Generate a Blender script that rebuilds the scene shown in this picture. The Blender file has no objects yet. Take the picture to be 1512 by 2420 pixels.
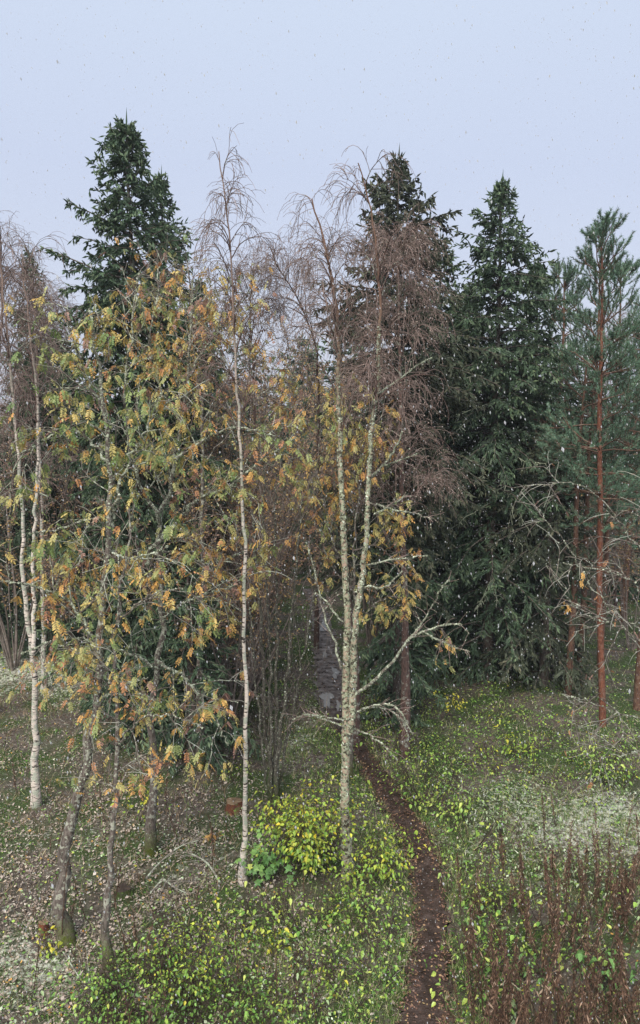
import bpy, math
import numpy as np
from mathutils import Matrix, Quaternion, Vector

# ------------------------------------------------------------------ camera, sky, sun, exposure
SC = bpy.context.scene
CAM_H, PITCH, FPX = 8.0, math.radians(8.0), 1747.0      # eye height, look-down angle, focal length in 1512-px units
cd = bpy.data.cameras.new('camera'); cam = bpy.data.objects.new('camera', cd)
SC.collection.objects.link(cam); SC.camera = cam
cam.location = (0, 0, CAM_H); cam.rotation_euler = (math.pi / 2 - PITCH, 0, 0)
cd.sensor_fit = 'VERTICAL'; cd.sensor_height = 36; cd.lens = 26; cd.clip_start = .05; cd.clip_end = 2000

SUN_EL, SUN_AZ = math.radians(50), math.radians(200)
w = bpy.data.worlds.new('World'); SC.world = w; w.use_nodes = True
nt = w.node_tree; nt.nodes.clear()
wo = nt.nodes.new('ShaderNodeOutputWorld'); bg = nt.nodes.new('ShaderNodeBackground')
sky = nt.nodes.new('ShaderNodeTexSky'); sky.sky_type = 'NISHITA'; sky.sun_disc = False
sky.sun_elevation = SUN_EL; sky.sun_rotation = SUN_AZ; sky.air_density = 1.0; sky.dust_density = 3.0
tc = nt.nodes.new('ShaderNodeTexCoord'); sp = nt.nodes.new('ShaderNodeSeparateXYZ')
cr = nt.nodes.new('ShaderNodeValToRGB'); mx = nt.nodes.new('ShaderNodeMixRGB')
nz = nt.nodes.new('ShaderNodeTexNoise'); nz.inputs['Scale'].default_value = 1.6; nz.inputs['Detail'].default_value = 3
ml = nt.nodes.new('ShaderNodeMath'); ml.operation = 'MULTIPLY_ADD'; ml.inputs[1].default_value = .16; ml.inputs[2].default_value = -.08
ad = nt.nodes.new('ShaderNodeMath'); ad.operation = 'ADD'
cr.color_ramp.elements[0].position = 0.0; cr.color_ramp.elements[0].color = (.80, .845, .99, 1)
cr.color_ramp.elements[1].position = .75; cr.color_ramp.elements[1].color = (.86, 1.0, 1.17, 1)
e = cr.color_ramp.elements.new(.3); e.color = (.74, .82, 1.03, 1)
sc_ = nt.nodes.new('ShaderNodeVectorMath'); sc_.operation = 'SCALE'; sc_.inputs['Scale'].default_value = 3.05
L = nt.links.new
L(tc.outputs['Generated'], sp.inputs[0]); L(tc.outputs['Generated'], nz.inputs['Vector'])
L(nz.outputs['Fac'], ml.inputs[0]); L(sp.outputs['Z'], ad.inputs[0]); L(ml.outputs[0], ad.inputs[1])
L(ad.outputs[0], cr.inputs[0]); L(cr.outputs[0], sc_.inputs[0])
mx.inputs[0].default_value = .93
L(sky.outputs[0], mx.inputs[1]); L(sc_.outputs[0], mx.inputs[2])
L(mx.outputs[0], bg.inputs[0]); bg.inputs[1].default_value = .1; L(bg.outputs[0], wo.inputs[0])

sd = bpy.data.lights.new('sun', 'SUN'); sd.energy = 1.5; sd.angle = math.radians(40); sd.color = (1, .94, .84)
sun = bpy.data.objects.new('sun', sd); SC.collection.objects.link(sun)
sun.rotation_euler = (math.pi / 2 - SUN_EL, 0, math.pi - SUN_AZ)
SC.view_settings.view_transform = 'Standard'; SC.view_settings.look = 'None'
SC.view_settings.exposure = 1.45; SC.view_settings.gamma = 1; SC.view_settings.use_curve_mapping = False
SC.cycles.max_bounces = 4; SC.cycles.diffuse_bounces = 3; SC.cycles.glossy_bounces = 2
SC.cycles.transmission_bounces = 2; SC.cycles.volume_bounces = 0; SC.cycles.use_adaptive_sampling = True

# ------------------------------------------------------------------ where things stand
CP, SP = math.cos(PITCH), math.sin(PITCH)
def W(px, py, D):
    """the point at distance D (world y) seen at (px, py) of the 1512 x 2419 photograph"""
    u = (px - 756) / FPX; v = (1209.5 - py) / FPX
    d = np.array([u, CP + v * SP, -SP + v * CP])
    return np.array([0, 0, CAM_H]) + d * (D / d[1])
def G(px, py, z=0.0):
    u = (px - 756) / FPX; v = (1209.5 - py) / FPX
    d = np.array([u, CP + v * SP, -SP + v * CP])
    return np.array([0, 0, CAM_H]) + d * ((CAM_H - z) / -d[2])
def proj(x, y, z=0.0):
    zz = z - CAM_H
    dep = y * CP - zz * SP; up = y * SP + zz * CP
    dep = np.maximum(dep, .1)
    return 756 + FPX * x / dep, 1209.5 - FPX * up / dep
def blob(px, py, blobs):
    m = np.zeros(np.shape(px))
    px = px + 26 * np.sin(py * .031 + px * .013) + 12 * np.sin(py * .11 - px * .05); py = py + 16 * np.sin(px * .027) + 8 * np.sin(px * .09 + py * .07)
    for cx, cy, rx, ry, a in blobs:
        m = np.maximum(m, a * np.exp(-(((px - cx) / rx) ** 2 + ((py - cy) / ry) ** 2) ** 1.15))
    return m

# ------------------------------------------------------------------ mesh helpers
def nrm(a): return a / np.maximum(np.linalg.norm(a, axis=-1, keepdims=True), 1e-9)
class MB:
    def __init__(s): s.V = []; s.F = []; s.T = []; s.n = 0
    def add(s, V, F, tint=.5):
        V = np.asarray(V, dtype=np.float32).reshape(-1, 3); F = np.asarray(F, dtype=np.int64)
        if len(F) == 0: return s
        s.V.append(V); s.F.append(F + s.n); s.n += len(V)
        s.T.append(np.broadcast_to(np.asarray(tint, dtype=np.float32), (len(F),)).copy())
        return s
    def mesh(s, name, mats, smooth=False):
        me = bpy.data.meshes.new(name)
        if s.n:
            V = np.concatenate(s.V); me.vertices.add(len(V)); me.vertices.foreach_set('co', V.ravel())
            loops = np.concatenate([f.ravel() for f in s.F]).astype(np.int32)
            tot = np.concatenate([np.full(len(f), f.shape[1]) for f in s.F])
            st = np.concatenate([[0], np.cumsum(tot)[:-1]]).astype(np.int32)
            me.loops.add(len(loops)); me.loops.foreach_set('vertex_index', loops)
            me.polygons.add(len(st)); me.polygons.foreach_set('loop_start', st)
            me.update(calc_edges=True)
            a = me.attributes.new('tint', 'FLOAT', 'FACE'); a.data.foreach_set('value', np.concatenate(s.T))
            if smooth: me.polygons.foreach_set('use_smooth', np.ones(len(st), dtype=bool))
        for m in (mats if isinstance(mats, (list, tuple)) else [mats]): me.materials.append(m)
        return me
    def build(s, name, mat, parent=None, smooth=False, origin=None, kind=None):
        """links the collected shapes as ONE object; vertices are given in world space"""
        if origin is None: origin = parent.location if parent else (0, 0, 0)
        o_ = np.array(origin, dtype=np.float32)
        s.V = [v - o_ for v in s.V]
        o = bpy.data.objects.new(name, s.mesh(name, mat, smooth))
        SC.collection.objects.link(o)
        if parent: o.parent = parent
        else: o.location = origin
        if kind: o['kind'] = kind
        return o

def thing(name, label, cat, loc, group=None, rz=0):
    o = bpy.data.objects.new(name, None); o.empty_display_size = .2
    o.location = [float(c) for c in loc]; o.rotation_euler = (0, 0, rz)
    SC.collection.objects.link(o); tag(o, label, cat, group); return o
def tag(o, label, cat, group=None):
    o['label'] = label; o['category'] = cat
    if group: o['group'] = group
    return o
def copy_tree(root, loc, rz=0, scale=1.0, label=None, group=None, tilt=(0, 0)):
    r = root.copy(); SC.collection.objects.link(r)
    r.location = [float(c) for c in loc]; r.rotation_euler = (tilt[0], tilt[1], rz)
    r.scale = (scale,) * 3 if np.isscalar(scale) else scale
    if label: r['label'] = label
    if group: r['group'] = group
    for ch in root.children:
        c = ch.copy(); SC.collection.objects.link(c); c.parent = r
    return r

def tubes(mb, P, Rd, sides=5, tint=.5, rough=0, rng=None):
    P = np.asarray(P, dtype=float); Rd = np.asarray(Rd, dtype=float)
    if P.ndim == 2: P = P[None]; Rd = Rd[None]
    n, k, _ = P.shape
    if n == 0: return
    T = nrm(np.gradient(P, axis=1))
    ref = np.where((np.abs(T[..., 2]).mean(1) > .7)[:, None], [[1., .1, 0]], [[.05, .1, 1.]])[:, None, :]
    N = nrm(np.cross(T, ref)); B = np.cross(T, N)
    a = np.arange(sides) * 2 * math.pi / sides
    rr = Rd[:, :, None, None] * np.ones((1, 1, sides, 1))
    if rough: rr = rr * (1 + rough * rng.normal(size=rr.shape))
    V = P[:, :, None, :] + rr * (np.cos(a)[None, None, :, None] * N[:, :, None, :] + np.sin(a)[None, None, :, None] * B[:, :, None, :])
    idx = np.arange(n * k * sides).reshape(n, k, sides)
    i0 = idx[:, :-1]; i1 = idx[:, 1:]
    F = np.stack([i0, np.roll(i0, -1, 2), np.roll(i1, -1, 2), i1], -1).reshape(-1, 4)
    tt = np.asarray(tint)
    if tt.ndim == 1: tt = np.repeat(tt, (k - 1) * sides)
    mb.add(V, F, tt)

def spindles(mb, A, D, L, Wd, tint, rng):
    """needled shoots: two crossed rhombs each"""
    n = len(A)
    if n == 0: return
    S = nrm(np.cross(D, rng.normal(size=(n, 3)))); S2 = np.cross(D, S)
    L = np.asarray(L)[:, None] * np.ones((n, 1)); Wd = np.asarray(Wd) * np.ones(n); Wd = Wd[:, None]
    B = A + D * L; M = A + D * L * .45
    V = np.stack([A, M + S * Wd, B, M - S * Wd, A, M + S2 * Wd, B, M - S2 * Wd], 1)
    F = np.arange(n * 8).reshape(-1, 4)
    mb.add(V, F, np.repeat(tint, 2) if np.ndim(tint) else tint)
def quads(mb, C, D, S, L, Wd, tint):
    """flat pointed leaves starting at C, along D, side S"""
    n = len(C)
    if n == 0: return
    L = (np.asarray(L) * np.ones(n))[:, None]; Wd = (np.asarray(Wd) * np.ones(n))[:, None]
    M = C + D * L * .5
    V = np.stack([C, M + S * Wd, C + D * L, M - S * Wd], 1)
    mb.add(V, np.arange(n * 4).reshape(-1, 4), tint)
def blades(mb, C, D, S, L, Wd, tint):
    n = len(C); L = (np.asarray(L) * np.ones(n))[:, None]; Wd = (np.asarray(Wd) * np.ones(n))[:, None]
    V = np.stack([C - S * Wd, C + S * Wd, C + D * L], 1)
    mb.add(V, np.arange(n * 3).reshape(-1, 3), tint)

def ortho(D, rng, up=None):
    """for each direction a side vector (random roll about the direction, or level with up)"""
    if up is None: return nrm(np.cross(D, rng.normal(size=D.shape)))
    return nrm(np.cross(D, np.array(up) + .35 * rng.normal(size=D.shape)))

def grow(S, D, Ln, k, rng, grav=0., wob=.1, tipup=0.):
    S = np.asarray(S, float); D = nrm(np.asarray(D, float)); Ln = (np.asarray(Ln) * np.ones(len(S)))
    P = [S]; p = S
    for i in range(1, k):
        f = i / (k - 1)
        D = nrm(D + wob * rng.normal(size=D.shape) + np.array([0, 0, 1.]) * (-np.asarray(grav) * f + tipup * max(0, f - .5)) [..., None] if np.ndim(grav) else
                D + wob * rng.normal(size=D.shape) + np.array([0, 0, -grav * f + tipup * max(0, f - .5)]))
        p = p + D * (Ln / (k - 1))[:, None]; P.append(p)
    return np.stack(P, 1)

def kids(P, m, rng, t0=.1, t1=1., ang=50, sd=12, flat=False):
    """start points and directions of children; m per parent"""
    n, k, _ = P.shape
    m = np.asarray(m) * np.ones(n, dtype=int); ix = np.repeat(np.arange(n), m.astype(int))
    t = rng.uniform(t0, t1, len(ix)); s = np.minimum(t * (k - 1), k - 1.001); i = s.astype(int); f = (s - i)[:, None]
    a = P[ix, i]; b = P[ix, i + 1]; pos = a * (1 - f) + b * f; T = nrm(b - a)
    if flat:
        side = nrm(np.cross(T, [0, 0, 1.]) + 1e-6) * np.where(rng.random(len(ix)) < .5, 1, -1)[:, None]
        side = nrm(side + .25 * rng.normal(size=side.shape))
    else: side = nrm(np.cross(T, rng.normal(size=T.shape)))
    an = np.radians(ang + sd * rng.normal(size=len(ix)))[:, None]
    return pos, nrm(np.cos(an) * T + np.sin(an) * side), t, ix

def smooth_line(pts, n):
    """Catmull-Rom through pts (m, c), n samples"""
    p = np.asarray(pts, float); p = np.vstack([2 * p[0] - p[1], p, 2 * p[-1] - p[-2]])
    m = len(p) - 3; out = []
    for q in np.linspace(0, m - 1e-6, n):
        i = int(q); t = q - i; a, b, c, d = p[i:i + 4]
        out.append(.5 * (2 * b + (c - a) * t + (2 * a - 5 * b + 4 * c - d) * t * t + (3 * b - a - 3 * c + d) * t ** 3))
    return np.array(out)
def limb(pix, D0, D1=None, n=24, r0=.1, r1=.02, rng=None, jit=.02, flare=0.):
    """a limb through photo points; its distance runs from D0 to D1"""
    D1 = D0 if D1 is None else D1
    ds = np.linspace(D0, D1, len(pix))
    P = smooth_line([W(x, y, d) for (x, y), d in zip(pix, ds)], n)
    if rng is not None: P[1:-1] += jit * rng.normal(size=P[1:-1].shape) * np.array([1, 1.5, .3])
    t = np.linspace(0, 1, n); Rd = r0 + (r1 - r0) * t ** .8 + flare * np.exp(-t * 22)
    return P, Rd

# ------------------------------------------------------------------ materials
def newmat(name, rough=.8):
    m = bpy.data.materials.new(name); m.use_nodes = True
    b = m.node_tree.nodes['Principled BSDF']; b.inputs['Roughness'].default_value = rough
    b.inputs['Specular IOR Level'].default_value = .3
    return m, m.node_tree, b
def ramp(t, stops, interp='LINEAR'):
    r = t.nodes.new('ShaderNodeValToRGB'); r.color_ramp.interpolation = interp; cr = r.color_ramp
    while len(cr.elements) < len(stops): cr.elements.new(.5)
    for e_, (p, c) in zip(cr.elements, stops): e_.position = p; e_.color = (*c, 1)
    return r
def leafmat(name, stops, rough=.55, trans=.0, interp='LINEAR', spec=.3, vary=.35, nscale=9):
    m, t, b = newmat(name, rough); b.inputs['Specular IOR Level'].default_value = spec
    a = t.nodes.new('ShaderNodeAttribute'); a.attribute_name = 'tint'
    r = ramp(t, stops, interp); t.links.new(a.outputs['Fac'], r.inputs[0])
    n = t.nodes.new('ShaderNodeTexNoise'); n.inputs['Scale'].default_value = nscale; n.inputs['Detail'].default_value = 2
    g = t.nodes.new('ShaderNodeTexCoord'); t.links.new(g.outputs['Object'], n.inputs['Vector'])
    mr = t.nodes.new('ShaderNodeMapRange'); mr.inputs[1].default_value = .3; mr.inputs[2].default_value = .7
    mr.inputs[3].default_value = 1 - vary; mr.inputs[4].default_value = 1 + vary
    t.links.new(n.outputs['Fac'], mr.inputs[0])
    v = t.nodes.new('ShaderNodeVectorMath'); v.operation = 'SCALE'
    t.links.new(r.outputs[0], v.inputs[0]); t.links.new(mr.outputs[0], v.inputs['Scale'])
    t.links.new(v.outputs[0], b.inputs['Base Color'])
    if trans:
        tr = t.nodes.new('ShaderNodeBsdfTranslucent'); t.links.new(v.outputs[0], tr.inputs[0])
        ms = t.nodes.new('ShaderNodeMixShader'); ms.inputs[0].default_value = trans
        t.links.new(b.outputs[0], ms.inputs[1]); t.links.new(tr.outputs[0], ms.inputs[2])
        t.links.new(ms.outputs[0], t.nodes['Material Output'].inputs[0])
    return m
def barkmat(name, base, dark, patch, p_amt, marks=0., zs=14, ps=7, rough=.85, moss=None, bump=.5, dk=.40, upper=None):
    """bark: base colour with grain, horizontal dark marks and lichen patches; moss towards the foot"""
    m, t, b = newmat(name, rough); N = t.nodes.new; K = t.links.new
    g = N('ShaderNodeNewGeometry'); mp = N('ShaderNodeMapping'); K(g.outputs['Position'], mp.inputs[0])
    mp.inputs['Scale'].default_value = (3.5, 3.5, zs if marks else 1.2)
    n1 = N('ShaderNodeTexNoise'); n1.inputs['Scale'].default_value = 2.2 if marks else 9; n1.inputs['Detail'].default_value = 5
    K(mp.outputs[0], n1.inputs[0])
    r1 = ramp(t, [(.0, dark), (dk if marks else .35, dark), (dk + .07 if marks else .6, base), (1, tuple(min(1, c * 1.15) for c in base))])
    K(n1.outputs['Fac'], r1.inputs[0])
    n2 = N('ShaderNodeTexNoise'); n2.inputs['Scale'].default_value = ps; n2.inputs['Detail'].default_value = 6; n2.inputs['Roughness'].default_value = .65
    K(g.outputs['Position'], n2.inputs[0])
    r2 = ramp(t, [(0, (0, 0, 0)), (.56 - .14 * p_amt, (0, 0, 0)), (.62 - .12 * p_amt, (1, 1, 1)), (1, (1, 1, 1))]); K(n2.outputs['Fac'], r2.inputs[0])
    x = N('ShaderNodeMixRGB'); K(r2.outputs[0], x.inputs[0]); K(r1.outputs[0], x.inputs[1]); x.inputs[2].default_value = (*patch, 1)
    out = x.outputs[0]
    n3 = N('ShaderNodeTexNoise'); n3.inputs['Scale'].default_value = 26; n3.inputs['Detail'].default_value = 4; K(g.outputs['Position'], n3.inputs[0])
    if moss:
        s = N('ShaderNodeSeparateXYZ'); K(g.outputs['Position'], s.inputs[0])
        q = N('ShaderNodeMath'); q.operation = 'MULTIPLY_ADD'; q.inputs[1].default_value = -1.5; K(s.outputs['Z'], q.inputs[0])
        q2 = N('ShaderNodeMath'); q2.operation = 'MULTIPLY_ADD'; q2.inputs[1].default_value = 3.; q2.inputs[2].default_value = -.55
        K(n2.outputs['Fac'], q2.inputs[0]); K(q2.outputs[0], q.inputs[2]); q.use_clamp = True
        y = N('ShaderNodeMixRGB'); K(q.outputs[0], y.inputs[0]); K(out, y.inputs[1]); y.inputs[2].default_value = (*moss, 1); out = y.outputs[0]
    if upper:                                   # thin upper stems keep a brown young bark
        s = N('ShaderNodeSeparateXYZ'); K(g.outputs['Position'], s.inputs[0]); u = N('ShaderNodeMapRange'); K(s.outputs['Z'], u.inputs[0])
        u.inputs[1].default_value = 7.2; u.inputs[2].default_value = 9.6; y = N('ShaderNodeMixRGB'); K(u.outputs[0], y.inputs[0]); K(out, y.inputs[1]); y.inputs[2].default_value = (*upper, 1); out = y.outputs[0]
    K(out, b.inputs['Base Color'])
    bp = N('ShaderNodeBump'); bp.inputs['Strength'].default_value = bump; bp.inputs['Distance'].default_value = .02
    ad_ = N('ShaderNodeMath'); K(n1.outputs['Fac'], ad_.inputs[0]); K(n3.outputs['Fac'], ad_.inputs[1]); K(ad_.outputs[0], bp.inputs['Height'])
    K(bp.outputs[0], b.inputs['Normal'])
    return m

LICH = (.46, .50, .38)
M = dict(
    birch=barkmat('white_birch_bark', (.62, .54, .47), (.05, .04, .035), (.40, .42, .34), .45, marks=1, zs=16, upper=(.24, .17, .14)),
    birch_lichen=barkmat('lichened_birch_bark', (.40, .29, .22), (.06, .05, .035), (.36, .385, .26), .6, marks=1, zs=6, ps=24, dk=.47, upper=(.17, .10, .07)),
    birch_branch=barkmat('birch_branch_bark', (.14, .085, .07), (.06, .04, .035), (.3, .3, .25), .1),
    birch_twig=leafmat('birch_twig_bark', [(0, (.13, .09, .075)), (1, (.33, .24, .21))], rough=.8),
    rowan=barkmat('rowan_bark', (.17, .14, .12), (.075, .06, .05), (.36, .36, .29), .3, ps=13, moss=(.07, .085, .012)),
    rowan_lichen=barkmat('lichened_rowan_bark', (.17, .14, .12), (.08, .07, .055), LICH, .5, ps=14, moss=(.07, .085, .012)),
    twig=leafmat('rowan_twig_bark', [(0, (.10, .075, .065)), (.5, (.22, .18, .155)), (1, (.48, .50, .42))], rough=.85),
    willow=barkmat('dark_willow_bark', (.13, .115, .09), (.045, .04, .032), (.33, .34, .26), .05, ps=22, moss=(.05, .07, .015)),
    spruce_bark=barkmat('spruce_bark', (.13, .10, .085), (.05, .04, .035), (.2, .21, .17), .2, ps=10),
    pine_bark=barkmat('red_pine_bark', (.22, .085, .05), (.10, .038, .025), (.2, .11, .08), .2, ps=8),  # bark's own orange, kept redder to match the red window reflection
    pine_dull=barkmat('brown_pine_bark', (.17, .09, .06), (.08, .045, .035), (.2, .13, .09), .2, ps=8),
    pine_limb=barkmat('pine_limb_bark', (.16, .09, .06), (.08, .045, .035), (.2, .15, .11), .2, ps=8),
    lichen=leafmat('pale_lichen', [(0, (.10, .10, .07)), (.3, (.26, .28, .19)), (.7, (.42, .46, .34)), (1, (.58, .62, .50))], rough=.9),
    spruce=leafmat('spruce_needles', [(0, (.032, .055, .034)), (.5, (.085, .138, .078)), (1, (.21, .27, .15))], rough=.55, nscale=1.6, vary=.4),
    spruce_dull=leafmat('brownish_spruce_needles', [(0, (.034, .044, .030)), (.5, (.075, .092, .058)), (1, (.16, .155, .10))], rough=.6, nscale=1.2, vary=.4),
    pine=leafmat('pine_needles', [(0, (.06, .11, .07)), (.6, (.12, .21, .135)), (1, (.21, .32, .21))], rough=.5, nscale=2),
    rowan_leaf=leafmat('rowan_autumn_leaf', [(0, (.16, .24, .08)), (.2, (.27, .34, .12)), (.42, (.44, .42, .17)), (.58, (.62, .48, .16)),
                        (.72, (.68, .37, .11)), (.82, (.54, .25, .12)), (.92, (.40, .23, .18)), (1, (.22, .12, .09))], rough=.45, trans=.25, vary=.2),
    rust_leaf=leafmat('rusty_bush_leaf', [(0, (.22, .14, .11)), (.4, (.38, .24, .17)), (.6, (.50, .37, .16)), (.8, (.66, .38, .12)), (1, (.38, .40, .16))], rough=.6, trans=.15),
    seeds=leafmat('birch_catkin', [(0, (.16, .11, .09)), (.6, (.33, .24, .20)), (1, (.66, .54, .48))], rough=.8),
    litter=leafmat('fallen_leaf', [(0, (.10, .07, .055)), (.3, (.24, .18, .14)), (.62, (.42, .34, .28)), (.86, (.62, .54, .47)), (.93, (.58, .34, .07)), (1, (.5, .18, .07))], rough=.5, spec=.5),
    path_leaf=leafmat('wet_leaf', [(0, (.13, .07, .05)), (.6, (.24, .13, .09)), (.85, (.42, .27, .14)), (1, (.62, .48, .22))], rough=.35, spec=.5),
    grass=leafmat('grass_blade', [(0, (.09, .16, .04)), (.5, (.17, .29, .07)), (.75, (.35, .38, .15)), (1, (.58, .52, .33))], rough=.6, trans=.15),
    frost=leafmat('frosted_grass_blade', [(0, (.36, .40, .22)), (.5, (.58, .60, .44)), (1, (.76, .77, .66))], rough=.8),
    drygrass=leafmat('dry_grass_blade', [(0, (.10, .065, .04)), (.6, (.22, .15, .09)), (1, (.36, .28, .18))], rough=.7),
    herb=leafmat('green_herb_leaf', [(0, (.07, .15, .035)), (.5, (.18, .36, .065)), (.85, (.38, .56, .10)), (1, (.56, .62, .13))], rough=.4, trans=.2, spec=.5),
    herb_pale=leafmat('frosty_herb_leaf', [(0, (.17, .27, .11)), (.6, (.36, .47, .24)), (1, (.62, .68, .50))], rough=.6),
    lime=leafmat('lime_yellow_leaf', [(0, (.17, .34, .06)), (.4, (.36, .52, .08)), (.75, (.64, .66, .08)), (1, (.80, .64, .06))], rough=.42, trans=.3, spec=.45),
    broad=leafmat('broad_green_leaf', [(0, (.12, .26, .08)), (.55, (.20, .38, .11)), (.85, (.38, .52, .12)), (1, (.66, .62, .10))], rough=.5, trans=.25, spec=.5),
    stalk=leafmat('dead_brown_stalk', [(0, (.04, .024, .017)), (.5, (.11, .062, .040)), (.85, (.24, .145, .095)), (1, (.48, .36, .26))], rough=.8),
    stem=leafmat('thin_dark_stem', [(0, (.035, .025, .02)), (1, (.10, .07, .05))], rough=.8),
    snow=leafmat('snowflake', [(0, (.42, .43, .45)), (1, (.6, .61, .63))], rough=.9, vary=0),
    stump=barkmat('stump_wood', (.20, .07, .035), (.08, .03, .02), (.15, .17, .06), .2),
    deadwood=barkmat('pale_dead_wood', (.24, .21, .18), (.16, .13, .11), LICH, .6, ps=12),
)

def groundmat():
    m, t, b = newmat('forest_soil', .9); N = t.nodes.new; K = t.links.new
    g = N('ShaderNodeNewGeometry')
    n1 = N('ShaderNodeTexNoise'); n1.inputs['Scale'].default_value = 7; n1.inputs['Detail'].default_value = 9; n1.inputs['Roughness'].default_value = .75
    n2 = N('ShaderNodeTexNoise'); n2.inputs['Scale'].default_value = .9; n2.inputs['Detail'].default_value = 5
    n3 = N('ShaderNodeTexNoise'); n3.inputs['Scale'].default_value = 32; n3.inputs['Detail'].default_value = 5
    for n in (n1, n2, n3): K(g.outputs['Position'], n.inputs[0])
    r1 = ramp(t, [(.2, (.026, .020, .016)), (.5, (.10, .08, .064)), (.75, (.30, .25, .215))]); K(n1.outputs['Fac'], r1.inputs[0])
    r2 = ramp(t, [(.35, (.03, .045, .014)), (.6, (.055, .09, .022)), (.8, (.12, .16, .06))]); K(n3.outputs['Fac'], r2.inputs[0])
    mk = ramp(t, [(.42, (0, 0, 0)), (.58, (1, 1, 1))]); K(n2.outputs['Fac'], mk.inputs[0])
    a = N('ShaderNodeMixRGB'); K(mk.outputs[0], a.inputs[0]); K(r1.outputs[0], a.inputs[1]); K(r2.outputs[0], a.inputs[2])
    at = N('ShaderNodeAttribute'); at.attribute_name = 'frost'
    q = N('ShaderNodeMath'); q.operation = 'MULTIPLY_ADD'; q.inputs[1].default_value = 1.25; q.use_clamp = True
    q2 = N('ShaderNodeMath'); q2.operation = 'MULTIPLY_ADD'; q2.inputs[1].default_value = 7.; q2.inputs[2].default_value = -4.1
    n4 = N('ShaderNodeTexNoise'); n4.inputs['Scale'].default_value = 11; n4.inputs['Detail'].default_value = 7; n4.inputs['Roughness'].default_value = .7; K(g.outputs['Position'], n4.inputs[0]); K(n4.outputs['Fac'], q2.inputs[0]); K(at.outputs['Fac'], q.inputs[0]); K(q2.outputs[0], q.inputs[2])
    c = N('ShaderNodeMixRGB'); K(q.outputs[0], c.inputs[0]); K(a.outputs[0], c.inputs[1]); c.inputs[2].default_value = (.58, .59, .48, 1)
    K(c.outputs[0], b.inputs['Base Color'])
    bp = N('ShaderNodeBump'); bp.inputs['Strength'].default_value = .8; bp.inputs['Distance'].default_value = .05
    K(n3.outputs['Fac'], bp.inputs['Height']); K(bp.outputs[0], b.inputs['Normal'])
    return m
def pathmat():
    m, t, b = newmat('wet_trodden_soil', .6); N = t.nodes.new; K = t.links.new
    g = N('ShaderNodeNewGeometry')
    n1 = N('ShaderNodeTexNoise'); n1.inputs['Scale'].default_value = 5; n1.inputs['Detail'].default_value = 9; n1.inputs['Roughness'].default_value = .7
    n3 = N('ShaderNodeTexNoise'); n3.inputs['Scale'].default_value = 40; n3.inputs['Detail'].default_value = 4
    for n in (n1, n3): K(g.outputs['Position'], n.inputs[0])
    r1 = ramp(t, [(.3, (.02, .013, .010)), (.5, (.052, .034, .027)), (.72, (.12, .084, .072))]); K(n1.outputs['Fac'], r1.inputs[0])
    # farther along, the wet soil's sky reflection is painted in as pale grey
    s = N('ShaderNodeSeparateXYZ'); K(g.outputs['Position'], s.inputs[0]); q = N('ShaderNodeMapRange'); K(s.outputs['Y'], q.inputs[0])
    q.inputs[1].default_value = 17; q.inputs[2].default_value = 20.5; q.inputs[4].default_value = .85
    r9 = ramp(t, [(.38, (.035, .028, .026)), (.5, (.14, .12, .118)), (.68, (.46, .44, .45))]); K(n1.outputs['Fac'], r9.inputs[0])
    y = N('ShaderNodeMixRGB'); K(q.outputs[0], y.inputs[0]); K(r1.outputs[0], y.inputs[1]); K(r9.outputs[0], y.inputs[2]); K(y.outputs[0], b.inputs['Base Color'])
    r2 = ramp(t, [(.35, (.15,) * 3), (.6, (.55,) * 3)]); K(n1.outputs['Fac'], r2.inputs[0]); K(r2.outputs[0], b.inputs['Roughness'])
    bp = N('ShaderNodeBump'); bp.inputs['Strength'].default_value = .7; bp.inputs['Distance'].default_value = .03
    K(n3.outputs['Fac'], bp.inputs['Height']); K(bp.outputs[0], b.inputs['Normal'])
    return m
def watermat():
    m, t, b = newmat('painted_sheen_puddle', .22); N = t.nodes.new; K = t.links.new
    b.inputs['Base Color'].default_value = (.34, .34, .35, 1); b.inputs['Specular IOR Level'].default_value = .6  # pale base colour stands in for sky reflected in the water
    n = N('ShaderNodeTexNoise'); n.inputs['Scale'].default_value = 14
    bp = N('ShaderNodeBump'); bp.inputs['Strength'].default_value = .15; bp.inputs['Distance'].default_value = .01
    K(n.outputs['Fac'], bp.inputs['Height']); K(bp.outputs[0], b.inputs['Normal'])
    return m

# ------------------------------------------------------------------ ground and path
EDGE = [(2900, 900, 1040), (2600, 915, 1050), (2419, 937, 1053), (2330, 960, 1058), (2250, 974, 1058), (2150, 977, 1055), (2050, 967, 1045),
        (2000, 950, 1028), (1950, 925, 1003), (1900, 900, 967), (1850, 870, 935), (1800, 843, 895), (1750, 812, 860),
        (1700, 775, 825), (1650, 752, 815), (1600, 746, 808), (1550, 744, 800), (1500, 741, 790), (1450, 735, 772), (1415, 727, 756), (1390, 715, 738)]
el = smooth_line([G(l, y)[:2] for y, l, r in EDGE], 260); er = smooth_line([G(r, y)[:2] for y, l, r in EDGE], 260)
pc = (el + er) / 2; phw = np.linalg.norm(el - er, axis=1) / 2
def path_dist(x, y):
    """distance from the path's edge (negative inside)"""
    x = np.asarray(x, float); y = np.asarray(y, float); out = np.full(x.shape, 99.)
    for i in range(0, len(pc), 3): out = np.minimum(out, np.hypot(x - pc[i, 0], y - pc[i, 1]) - phw[i])
    return out
def bumps(x, y):
    return (.05 * np.sin(x * 1.1 + 1.3 * np.sin(y * .7)) + .04 * np.sin(y * 1.7 + x * .6) + .025 * np.sin(x * 3.1 + 2) * np.sin(y * 2.7)
            + .012 * np.sin(x * 7.3 + y * 3) * np.sin(y * 6.1 - x))
def gz(x, y):
    d = np.clip(path_dist(x, y) / .5, 0, 1); return bumps(x, y) * d - .045 * np.clip(1 - d * 1.6, 0, 1)
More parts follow.
